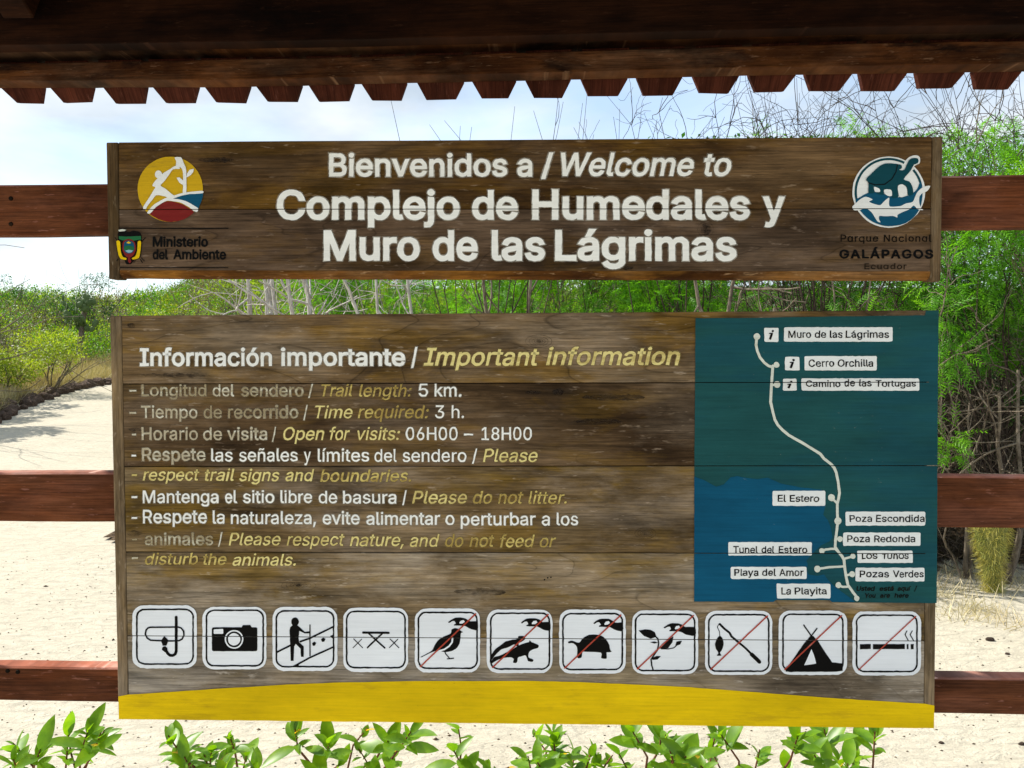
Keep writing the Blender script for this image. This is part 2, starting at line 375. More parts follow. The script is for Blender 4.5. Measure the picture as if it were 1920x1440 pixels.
GLYPH_DATA = """,~188~38,-119 68,71 137,71 84,-119
-~453~337,244 337,188 114,188 114,244
.~188~95,-4 78,-1 63,9 53,24 50,41 53,59 63,73 78,83 95,87 113,83 128,73 138,59 141,41 138,24 128,9 113,-1
/~249~235,533 71,-76 14,-76 178,533
0~453~227,-7 191,-3 158,7 130,24 105,48 85,77 69,113 57,155 50,202 48,254 50,306 57,353 69,395 85,431 106,461 130,484 159,502 191,512 227,516 262,512 295,502 323,484 348,461 368,431 384,395 396,353 403,306 405,254 403,202 396,155 384,113 368,77 348,48 323,24 295,7 263,-3;227,50 250,52 271,60 290,74 306,92 320,116 330,144 338,176 342,213 344,254 342,295 338,332 330,365 320,393 306,416 290,435 271,449 250,457 227,460 203,457 182,449 163,435 147,416 134,393 123,365 115,332 111,295 109,254 111,213 115,176 123,144 134,116 147,92 163,74 182,60 203,52
1~453~76,0 76,55 391,55 391,0;276,509 276,0 212,0 212,448 209,448 86,358 86,427 198,509
3~453~218,-7 188,-5 159,1 133,10 108,22 88,38 70,57 57,79 48,104 44,132 109,132 115,107 126,87 144,71 165,59 191,52 219,50 248,53 275,61 297,74 315,93 325,116 329,145 326,172 316,196 299,217 275,234 254,241 229,246 201,248 157,248 157,299 288,448 288,452 70,452 70,509 372,509 372,461 211,278 211,289 247,290 279,286 308,276 333,262 354,244 371,222 383,198 391,173 393,145 390,116 383,90 370,66 354,45 333,27 309,12 281,2 251,-5
5~453~221,-7 192,-5 165,1 140,11 118,25 99,41 83,60 71,82 63,105 60,130 122,130 127,108 138,89 154,73 173,60 196,52 221,50 250,53 276,64 298,82 314,104 324,131 328,162 326,183 321,203 314,221 297,244 275,262 248,273 218,277 192,275 167,268 145,258 128,246 67,253 96,509 366,509 366,452 151,452 134,301 136,301 155,315 178,325 203,331 229,334 252,332 274,328 294,321 313,311 330,299 345,285 358,269 370,251 379,231 386,210 390,187 391,163 388,132 381,102 369,76 352,52 332,32 309,15 282,3 253,-4
6~453~226,-7 196,-4 168,3 142,15 119,31 100,51 84,74 73,101 66,130 64,162 65,187 71,212 80,239 93,268 112,302 137,340 252,509 322,509 151,261 145,261 154,275 165,288 179,299 196,307 214,312 235,314 265,312 291,305 316,295 337,280 355,262 370,240 380,215 387,187 389,157 387,127 379,98 368,73 352,50 333,30 310,14 284,3 257,-4;226,48 254,52 279,63 299,79 314,101 324,128 327,157 324,187 314,213 299,235 279,251 254,262 226,265 198,262 174,252 153,235 138,214 128,188 125,158 128,128 138,102 153,79 174,63 198,52
8~453~226,-7 193,-5 163,1 136,11 111,25 91,42 74,62 62,84 54,109 52,135 53,156 58,176 65,195 81,220 101,241 125,256 153,265 153,267 129,276 109,289 93,308 80,330 73,354 70,380 73,405 79,429 90,450 106,469 124,485 146,498 170,508 197,514 226,516 255,514 282,508 306,498 328,485 346,469 361,450 373,429 379,405 382,380 379,354 372,330 359,308 343,289 323,276 300,267 300,265 327,256 351,241 372,220 387,195 395,176 399,156 401,135 398,109 391,84 378,62 362,42 341,25 317,11 289,1 259,-5;226,49 258,52 285,60 307,74 323,91 333,113 337,139 333,165 322,189 305,208 283,223 256,232 226,235 196,232 169,223 147,208 130,189 119,165 115,139 119,113 129,91 145,74 167,60 185,54 205,50;226,290 252,292 274,300 293,313 307,330 316,351 319,376 316,399 308,420 294,437 275,449 252,457 226,460 200,457 177,449 159,437 145,420 136,399 133,376 136,351 145,330 159,313 178,300 201,292
:~188~95,-4 78,-1 63,9 53,24 50,41 53,59 63,73 78,83 95,87 113,83 128,73 138,59 141,41 138,24 128,9 113,-1;95,271 78,274 63,284 53,299 50,316 53,334 63,349 78,359 95,362 113,359 128,349 138,334 141,316 138,299 128,284 113,274
A~480~16,0 201,509 276,509 463,0 395,0 287,302 264,372 232,478 245,478 213,371 191,302 85,0;110,142 110,199 370,199 370,142
B~456~60,0 60,509 241,509 274,507 304,501 329,491 350,477 367,461 381,442 390,421 396,398 398,374 395,344 387,320 373,301 356,286 336,275 315,267 315,262 339,257 363,245 385,227 402,203 411,184 416,161 418,136 416,111 410,88 400,67 386,48 368,31 344,18 317,8 284,2 247,0;125,57 245,57 281,60 309,67 330,80 344,96 353,115 355,137 352,161 342,184 327,203 306,218 279,228 248,231 125,231;125,285 238,285 265,288 288,296 308,309 323,326 333,348 336,372 333,393 326,412 313,429 294,442 270,449 240,452 125,452
C~510~267,-7 225,-3 186,7 150,25 119,49 92,79 70,115 53,157 44,203 40,254 44,305 53,352 70,393 92,429 119,459 150,484 186,501 225,512 267,516 293,514 317,511 340,504 362,496 383,485 402,471 419,456 435,438 448,418 459,397 467,373 473,348 408,348 401,373 389,395 375,413 357,428 337,440 315,449 292,454 267,456 237,453 209,445 184,432 161,414 141,391 125,364 113,332 106,295 103,254 106,213 113,177 125,145 141,117 161,94 184,76 210,63 237,56 267,53 292,55 315,60 337,69 357,81 375,96 389,114 401,136 408,160 473,160 467,135 459,112 448,91 435,71 420,53 402,38 383,24 363,13 341,5 317,-2 293,-6
D~502~219,0 96,0 96,57 215,57 254,60 288,68 318,81 343,99 363,122 379,149 390,181 397,216 399,255 397,294 390,329 379,361 364,388 344,410 320,428 291,441 258,449 221,452 93,452 93,509 225,509 273,505 315,495 353,478 385,455 412,426 433,391 449,351 458,306 462,255 458,205 449,159 433,119 411,83 384,54 351,31 312,14 268,3;125,509 125,0 60,0 60,509
E~419~60,0 60,509 372,509 372,452 125,452 125,286 355,286 355,229 125,229 125,57 375,57 375,0
G~520~269,-7 225,-3 185,7 149,25 118,49 91,79 69,116 53,157 43,203 40,254 43,305 53,352 69,393 91,429 117,459 149,484 184,501 223,512 265,516 291,514 316,510 340,504 363,494 384,483 403,469 421,453 436,436 449,416 460,395 468,373 474,349 408,349 399,372 387,393 373,411 356,427 337,439 315,448 291,454 265,456 236,453 209,445 183,432 160,414 141,392 125,364 113,332 106,295 103,254 106,213 113,177 125,145 141,117 161,95 184,76 210,63 238,56 269,53 296,55 322,61 345,71 365,85 382,102 396,123 407,147 413,173 415,202 434,199 283,199 283,256 478,256 478,200 475,160 466,124 451,91 431,62 406,38 377,19 344,5 308,-4
H~517~60,0 60,509 125,509 125,289 392,289 392,509 457,509 457,0 392,0 392,232 125,232 125,0
I~300~31,0 31,57 118,57 118,452 31,452 31,509 269,509 269,452 183,452 183,57 269,57 269,0
L~393~60,0 60,509 125,509 125,57 361,57 361,0
M~628~60,0 60,509 152,509 277,187 287,159 299,123 311,84 322,49 307,49 318,83 330,121 342,158 352,187 476,509 568,509 568,0 504,0 504,291 504,327 505,369 506,413 507,457 513,457 498,409 482,363 467,322 456,291 342,0 286,0 170,291 159,321 145,361 129,408 112,457 119,457 120,416 121,372 122,328 122,291 122,0
N~523~60,0 60,509 136,509 343,183 363,151 388,107 414,55 405,54 401,108 399,157 399,195 399,509 463,509 463,0 387,0 202,290 177,331 148,381 108,452 119,454 122,384 124,328 125,291 125,0
O~533~267,-7 225,-3 186,7 150,25 119,49 92,79 70,115 53,157 44,203 40,254 44,305 53,352 70,393 92,429 119,459 150,484 186,501 225,512 267,516 309,512 348,501 384,484 415,459 442,429 464,393 480,352 490,305 493,254 490,203 480,157 464,115 442,79 415,49 384,25 348,7 309,-3;267,53 296,55 324,63 349,76 372,94 392,116 408,144 420,176 428,213 430,254 428,295 420,332 408,365 392,392 372,415 349,433 324,446 296,453 267,456 237,453 210,445 184,433 161,415 142,392 125,364 113,332 106,295 103,254 106,213 113,176 125,144 142,117 161,94 184,76 210,63 237,55
P~445~60,0 60,509 235,509 272,506 305,499 332,487 356,471 375,452 390,430 400,404 407,377 409,348 407,318 400,291 390,265 375,243 356,223 332,207 305,195 272,188 235,186 109,186 109,242 233,242 257,244 279,248 297,256 318,272 333,294 342,319 344,348 342,376 333,402 318,423 297,439 279,446 257,451 232,452 125,452 125,0
R~449~60,0 60,509 236,509 273,506 305,500 333,489 356,473 376,455 390,433 401,408 407,381 409,352 407,323 401,296 390,271 376,250 356,232 333,217 305,206 273,200 236,198 96,198 96,255 234,255 258,256 280,260 298,267 319,281 334,300 342,324 345,352 342,380 334,405 319,425 298,440 279,446 258,451 233,452 125,452 125,0;353,0 230,229 303,229 428,0
S~447~224,-9 188,-7 156,-1 128,9 102,23 81,40 64,60 51,83 42,109 38,137 104,137 110,110 123,88 142,71 166,59 194,52 224,49 246,50 267,54 286,60 311,74 329,92 341,114 346,139 342,161 332,179 316,193 296,205 272,214 245,222 184,239 145,253 112,269 86,289 67,313 56,341 52,372 54,400 62,425 75,448 92,468 113,484 138,498 165,508 195,514 227,516 259,514 289,508 316,498 340,484 360,468 377,449 390,427 398,403 401,378 337,378 332,402 320,421 302,437 280,449 254,456 225,459 194,456 167,448 145,435 129,418 118,398 115,376 119,352 131,334 148,319 169,308 191,300 212,293 264,279 312,264 336,252 359,238 379,220 395,198 402,180 407,161 408,139 406,112 399,87 386,64 370,43 349,25 323,11 294,0 261,-7
T~449~32,452 32,509 417,509 417,452 257,452 257,0 193,0 193,452
U~517~259,-8 220,-6 186,2 154,15 126,33 103,55 85,80 71,108 63,140 60,173 60,509 124,509 124,178 126,155 132,133 141,113 153,95 169,80 187,68 208,59 232,53 259,52 285,53 309,59 331,68 349,80 364,95 377,113 385,133 391,155 393,178 393,509 457,509 457,173 454,140 446,108 433,80 414,55 391,33 363,15 332,2 297,-6
V~480~204,0 16,509 84,509 192,206 215,137 248,31 235,31 267,138 290,206 395,509 463,509 278,0
W~686~155,0 16,509 82,509 163,196 175,145 187,94 197,40 189,40 200,94 211,145 224,196 306,509 380,509 462,196 474,145 486,94 497,40 488,40 499,94 510,145 523,196 603,509 670,509 530,0 455,0 368,323 351,391 336,475 350,475 335,395 318,323 230,0
Y~472~203,0 203,208 16,509 91,509 192,344 222,292 231,274 240,254 250,230 224,230 233,254 242,275 251,293 280,344 381,509 455,509 268,208 268,0
a~389~160,-9 137,-7 115,-3 94,5 76,15 60,29 48,45 38,63 32,84 30,108 34,138 43,161 58,179 78,193 100,203 125,211 178,220 234,227 252,230 265,235 273,243 276,255 276,257 273,279 267,297 256,311 240,322 220,329 196,331 171,329 149,322 132,313 118,301 107,288 100,274 41,291 51,313 64,331 79,346 95,358 114,368 133,375 153,380 173,383 194,384 215,383 239,379 263,372 286,360 306,343 322,320 330,301 335,278 337,251 337,0 277,0 277,52 272,52 264,38 252,25 236,12 215,1 190,-6;170,45 202,49 228,59 248,74 263,93 272,115 276,138 276,190 270,186 259,182 231,176 200,171 175,168 154,164 134,159 117,150 103,139 95,124 92,105 94,87 102,72 114,61 130,52 149,47
b~424~229,-8 198,-5 172,4 153,17 138,31 118,59 112,59 112,0 53,0 53,509 114,509 114,319 118,319 137,346 152,360 171,373 197,381 229,384 259,382 287,374 313,361 335,342 354,320 370,293 381,261 388,227 390,189 388,151 381,116 370,84 355,57 336,34 313,16 288,3 260,-6;220,47 242,49 262,55 279,66 294,80 306,97 316,117 323,139 327,163 328,189 327,215 323,239 316,261 307,281 295,298 280,311 262,322 243,328 220,330 198,328 178,322 161,312 147,299 134,282 125,263 118,241 114,216 113,189 114,162 118,138 125,115 135,95 147,78 162,65 179,55 198,49
c~396~207,-8 174,-5 144,3 117,16 93,35 72,58 56,85 44,116 37,150 34,187 37,225 44,260 56,291 72,318 93,341 117,360 144,374 174,382 207,384 234,383 260,377 284,368 305,356 324,341 340,322 353,301 362,277 303,262 298,276 290,289 281,301 270,311 257,319 242,325 226,329 207,330 184,328 163,321 145,310 130,296 118,278 108,258 102,236 98,212 96,187 98,163 102,139 108,117 118,97 130,80 145,66 163,55 184,49 207,46 226,48 243,52 258,58 271,66 282,76 292,89 299,102 304,117 363,102 354,78 341,56 325,37 306,21 285,9 261,-1 235,-6
d~424~195,-8 165,-6 137,3 111,16 89,34 70,57 55,84 43,116 36,151 34,189 36,227 43,261 55,293 70,320 89,342 112,361 137,374 165,382 196,384 228,381 253,373 272,360 287,346 306,319 311,319 311,509 372,509 372,0 313,0 313,59 307,59 287,31 272,17 252,4 227,-5;205,47 226,49 246,55 263,65 278,78 290,95 299,115 306,138 310,162 312,189 310,216 306,241 300,263 290,282 278,299 263,312 246,322 227,328 205,330 182,328 162,322 145,311 130,298 118,281 108,261 102,239 98,215 96,189 98,163 102,139 109,117 118,97 130,80 145,66 162,55 182,49
e~404~212,-8 177,-5 145,3 117,16 92,35 72,58 56,85 44,116 37,150 34,187 36,224 44,258 55,290 71,317 91,340 115,359 142,373 172,382 205,384 226,383 246,380 266,374 285,366 303,355 319,341 334,324 347,305 357,282 365,256 370,227 371,194 371,169 75,169 75,221 338,221 310,202 308,226 304,248 298,269 283,294 263,314 237,326 205,330 183,328 164,323 146,313 125,294 109,270 99,241 96,211 96,178 98,151 102,127 110,106 121,88 135,73 151,61 169,53 190,48 212,46 234,48 254,53 271,61 285,73 297,88 306,105 365,91 353,63 335,39 320,26 302,14 283,4 261,-3 237,-7
f~254~228,379 228,327 6,327 6,379;81,0 81,432 84,461 96,486 113,505 135,519 161,527 187,530 207,529 222,527 243,521 227,468 215,472 195,474 171,470 154,460 145,443 142,419 142,0
g~425~207,-151 180,-149 156,-146 134,-140 105,-127 82,-110 64,-91 51,-69 101,-41 122,-66 136,-78 154,-88 178,-95 207,-97 236,-95 261,-87 282,-75 298,-58 308,-34 311,-6 311,68 306,68 287,41 272,28 252,16 227,8 195,5 165,7 138,14 113,27 90,43 71,65 55,90 43,120 36,154 34,191 36,229 43,263 55,293 71,320 90,342 112,361 138,374 166,382 196,384 228,382 253,373 273,360 288,346 308,319 313,319 313,379 372,379 372,-9 370,-40 363,-67 350,-90 334,-109 314,-124 291,-136 265,-144 237,-149;205,59 227,61 246,66 264,75 285,95 300,121 307,142 311,166 312,193 311,219 307,242 300,264 291,283 279,299 264,312 247,322 227,328 205,330 182,328 163,322 145,312 130,298 118,282 109,262 102,241 98,218 96,193 98,167 102,144 109,123 124,96 145,76 163,66 183,61
h~410~114,227 114,0 53,0 53,509 114,509 114,287 102,287 116,319 132,344 152,362 175,374 200,382 227,384 252,383 275,377 295,369 313,356 328,340 341,321 350,298 355,271 357,240 357,0 296,0 296,235 293,263 286,286 273,304 256,318 235,326 210,329 184,326 161,317 141,303 126,283 117,257
i~167~53,0 53,379 114,379 114,0;84,443 67,446 54,455 44,468 41,483 44,499 54,512 67,521 84,524 100,521 114,512 123,499 126,483 123,468 114,455 100,446
j~167~53,379 114,379 114,-30 112,-52 108,-72 102,-90 86,-113 65,-129 47,-137 27,-141 4,-143 -10,-143 -10,-87 2,-87 25,-83 40,-72 50,-54 53,-29;83,443 67,446 53,455 44,468 41,483 44,499 53,512 67,521 83,524 100,521 114,512 123,499 126,483 123,468 114,455 100,446
k~381~110,137 110,212 121,212 284,379 360,379 184,199 177,199;53,0 53,509 114,509 114,0;294,0 148,186 191,229 372,0
l~189~139,-2 112,0 91,8 74,20 62,37 55,59 53,84 53,509 114,509 114,99 115,77 120,62 130,54 146,52 160,53 170,54 181,3 162,-1
m~610~53,0 53,379 112,379 112,295 108,295 118,323 132,346 151,363 172,376 195,384 219,386 245,383 268,375 287,361 303,342 314,320 321,295 312,295 322,321 337,343 357,361 381,375 407,383 437,386 458,385 478,380 497,372 514,361 529,346 541,328 550,307 555,283 557,255 557,0 496,0 496,254 493,279 485,298 473,313 447,326 419,330 395,328 374,320 358,307 345,290 338,270 335,247 335,0 274,0 274,260 269,288 253,311 229,326 199,330 178,328 158,320 140,307 126,289 117,266 114,238 114,0
n~410~114,227 114,0 53,0 53,379 112,379 112,287 102,287 116,319 132,344 152,362 175,374 200,382 227,384 252,383 275,377 295,369 313,356 328,340 341,321 350,298 355,271 357,240 357,0 296,0 296,235 293,263 286,286 273,304 256,318 235,326 210,329 184,326 161,317 141,303 126,283 117,257
o~415~207,-8 174,-5 144,3 117,16 93,35 72,58 56,85 44,116 37,150 34,187 37,225 44,260 56,291 72,318 93,341 117,360 144,374 174,382 207,384 241,382 271,374 299,360 323,341 343,318 359,291 371,260 379,225 381,187 379,150 371,116 359,85 343,58 323,35 299,16 271,3 241,-5;207,46 231,49 252,55 270,66 285,80 298,97 307,117 314,139 318,163 319,187 318,212 314,236 307,258 298,278 285,296 270,310 252,321 231,328 207,330 184,328 163,321 145,310 130,296 118,278 108,258 102,236 98,212 96,187 98,163 102,139 108,117 118,97 130,80 145,66 163,55 184,49
p~424~53,-143 53,379 112,379 112,319 118,319 137,346 152,360 171,373 197,381 229,384 259,382 287,374 313,361 335,342 354,320 370,293 381,261 388,227 390,189 388,151 381,116 370,84 355,57 336,34 313,16 288,3 260,-6 229,-8 198,-5 173,4 153,17 138,31 118,59 114,59 114,-143;220,47 242,49 262,55 279,66 294,80 306,97 316,117 323,139 327,163 328,189 327,215 323,239 316,261 307,281 295,298 280,311 262,322 243,328 220,330 198,328 178,322 161,312 147,299 134,282 125,263 118,241 114,216 113,189 114,162 118,138 125,115 135,95 147,78 162,65 179,55 198,49
q~424~372,-143 311,-143 311,59 306,59 287,31 272,17 252,4 227,-5 195,-8 165,-6 137,3 111,16 89,34 70,57 55,84 43,116 36,151 34,189 36,227 43,261 55,293 70,320 89,342 112,361 137,374 165,382 196,384 228,381 253,373 272,360 287,346 307,319 313,319 313,379 372,379;205,47 226,49 246,55 263,65 278,78 290,95 299,115 306,138 310,162 312,189 310,216 306,241 300,263 290,282 278,299 263,312 246,322 227,328 205,330 182,328 162,322 145,311 130,298 118,281 108,261 102,239 98,215 96,189 98,163 102,139 109,117 118,97 130,80 145,66 162,55 182,49
r~259~53,0 53,379 112,379 112,321 115,321 130,347 152,367 171,377 191,383 213,385 229,384 243,384 243,322 230,324 207,326 182,323 159,315 140,301 126,284 117,262 114,237 114,0
s~365~182,-8 157,-7 133,-3 112,3 93,12 76,24 62,38 50,54 41,73 36,94 94,107 105,79 124,60 150,49 181,45 206,47 227,53 244,62 262,81 268,103 265,121 254,136 237,147 212,155 149,170 118,180 92,192 72,208 58,227 50,249 47,274 49,295 55,314 65,332 79,347 95,360 115,370 137,378 161,383 187,384 212,383 234,379 254,372 279,358 299,339 314,316 324,290 268,277 258,298 243,316 219,328 187,333 156,329 131,317 114,299 109,277 112,258 124,243 144,232 172,223 229,209 261,200 287,187 306,171 320,153 328,131 331,107 329,85 323,65 312,47 298,31 281,18 260,6 236,-2 210,-7
t~227~204,379 204,327 6,327 6,379;65,471 126,471 126,98 128,76 136,61 150,53 170,50 185,51 202,54 213,2 192,-3 168,-4 138,-1 113,7 92,21 77,41 68,64 65,93
u~410~182,-5 158,-3 135,2 115,11 97,23 82,39 69,59 60,82 54,109 53,139 53,379 114,379 114,144 116,117 124,94 137,75 154,61 175,53 200,50 226,53 249,62 268,77 283,97 293,122 296,153 296,379 357,379 357,0 298,0 298,92 307,92 294,60 277,35 257,17 234,5 209,-3
v~389~163,0 17,379 84,379 165,155 173,132 180,110 187,87 206,21 184,21 203,87 209,110 216,132 224,155 305,379 371,379 226,0
y~389~47,-139 61,-86 71,-87 88,-90 104,-89 118,-84 130,-74 141,-58 151,-36 163,-1 17,379 84,379 165,155 173,132 180,109 187,87 206,21 184,21 202,87 224,155 305,379 371,379 204,-58 191,-85 177,-107 159,-124 139,-136 117,-143 91,-145 65,-143
z~380~42,0 42,46 254,320 254,323 48,323 48,379 333,379 333,331 126,60 126,56 339,56 339,0
Á~480~16,0 201,509 276,509 463,0 395,0 287,302 264,372 232,478 245,478 213,371 191,302 85,0;110,142 110,199 370,199 370,142;213,558 260,659 329,659 263,558
á~389~160,-9 137,-7 115,-3 94,5 76,15 60,29 48,45 38,63 32,84 30,108 34,138 43,161 58,179 78,193 100,203 125,211 178,220 234,227 252,230 265,235 273,243 276,255 276,257 273,279 267,297 256,311 240,322 220,329 196,331 171,329 149,322 132,313 118,301 107,288 100,274 41,291 51,313 64,331 79,346 95,358 114,368 133,375 153,380 173,383 194,384 215,383 239,379 263,372 286,360 306,343 322,320 330,301 335,278 337,251 337,0 277,0 277,52 272,52 264,38 252,25 236,12 215,1 190,-6;170,45 202,49 228,59 248,74 263,93 272,115 276,138 276,190 270,186 259,182 231,176 200,171 175,168 154,164 134,159 117,150 103,139 95,124 92,105 94,87 102,72 114,61 130,52 149,47;162,429 210,529 278,529 212,429
í~167~53,0 53,379 114,379 114,0;57,429 104,529 173,529 107,429
ñ~410~114,227 114,0 53,0 53,379 112,379 112,287 102,287 116,319 132,344 152,362 175,374 200,382 227,384 252,383 275,377 295,369 313,356 328,340 341,321 350,298 355,271 357,240 357,0 296,0 296,235 293,263 286,286 273,304 256,318 235,326 210,329 184,326 161,317 141,303 126,283 117,257;250,446 237,447 225,450 202,460 182,470 174,473 167,475 159,472 153,466 150,457 149,448 106,448 110,476 120,498 137,513 161,518 174,517 185,514 207,504 226,494 234,491 243,490 251,491 256,496 260,505 262,517 304,517 300,488 289,466 272,451
ó~415~207,-8 174,-5 144,3 117,16 93,35 72,58 56,85 44,116 37,150 34,187 37,225 44,260 56,291 72,318 93,341 117,360 144,374 174,382 207,384 241,382 271,374 299,360 323,341 343,318 359,291 371,260 379,225 381,187 379,150 371,116 359,85 343,58 323,35 299,16 271,3 241,-5;207,46 231,49 252,55 270,66 285,80 298,97 307,117 314,139 318,163 319,187 318,212 314,236 307,258 298,278 285,296 270,310 252,321 231,328 207,330 184,328 163,321 145,310 130,296 118,278 108,258 102,236 98,212 96,187 98,163 102,139 108,117 118,97 130,80 145,66 163,55 184,49;181,429 228,529 297,529 231,429
ɑ~425~195,-8 165,-6 137,3 112,16 89,34 70,57 55,84 43,116 36,151 34,189 36,227 43,261 55,293 71,320 90,342 112,361 138,374 166,382 196,384 228,382 253,373 273,360 287,346 307,319 311,319 311,379 372,379 372,0 311,0 311,59 307,59 287,31 272,16 252,4 227,-5;205,47 227,49 246,55 264,65 278,78 290,95 300,115 307,138 311,162 312,189 311,216 307,241 300,263 291,282 279,299 264,312 247,322 227,328 205,330 182,328 163,322 145,312 130,298 118,281 109,262 102,239 98,215 96,189 98,163 102,139 109,117 118,97 131,80 145,66 163,55 183,49
–~350~350,244 350,188 0,188 0,244"""
# ------------------------------------------------------------------ lettering (outlines as plain numbers)
GLYPHS = {}
for _ln in GLYPH_DATA.strip().split('\n'):
    _c, _a, _s = _ln.split('~')
    GLYPHS[_c] = (int(_a), [[tuple(map(float, p.split(','))) for p in s.split()] for s in _s.split(';')])
CAPH = 509.0

def offset_loop(pts, d):
    n = len(pts)
    out = []
    for i in range(n):
        x0, y0 = pts[i - 1]; x1, y1 = pts[i]; x2, y2 = pts[(i + 1) % n]
        ax, ay = x1 - x0, y1 - y0; bx, by = x2 - x1, y2 - y1
        la = math.hypot(ax, ay) or 1; lb = math.hypot(bx, by) or 1
        nax, nay, nbx, nby = -ay / la, ax / la, -by / lb, bx / lb
        mx_, my_ = nax + nbx, nay + nby
        k = mx_ * nax + my_ * nay
        if k < 0.35: k = 0.35
        out.append((x1 + d * mx_ / k * 1.0, y1 + d * my_ / k * 1.0))
    return out

def area(pts):
    return 0.5 * sum(pts[i - 1][0] * p[1] - p[0] * pts[i - 1][1] for i, p in enumerate(pts))

def glyph_loops(c, bold):
    adv, spl = GLYPHS[c]
    if bold:
        big = max(spl, key=lambda s: abs(area(s)))
        sgn = 1 if area(big) < 0 else -1        # outer loops clockwise -> left normal points outward
        spl = [offset_loop(s, sgn * bold) for s in spl]
    return adv, spl

def inside(p, poly):
    x, y = p; r = False
    for i in range(len(poly)):
        x1, y1 = poly[i - 1]; x2, y2 = poly[i]
        if (y1 > y) != (y2 > y) and x < (x2 - x1) * (y - y1) / (y2 - y1) + x1: r = not r
    return r

def densify(pts, step):
    out = []
    for i in range(len(pts)):
        x1, y1 = pts[i]; x2, y2 = pts[(i + 1) % len(pts)]
        k = max(1, int(math.hypot(x2 - x1, y2 - y1) / step))
        for j in range(k):
            out.append((lerp(x1, x2, j / k), lerp(y1, y2, j / k)))
    return out

def wind(P, poly):
    """winding number of every point of P in one closed outline"""
    A = np.array(poly); B = np.roll(A, -1, 0)
    x, y = P[:, 0:1], P[:, 1:2]
    side = (B[:, 0] - A[:, 0]) * (y - A[:, 1]) - (x - A[:, 0]) * (B[:, 1] - A[:, 1])
    up = (A[:, 1] <= y) & (B[:, 1] > y) & (side > 0)
    dn = (A[:, 1] > y) & (B[:, 1] <= y) & (side < 0)
    return up.sum(1) - dn.sum(1)

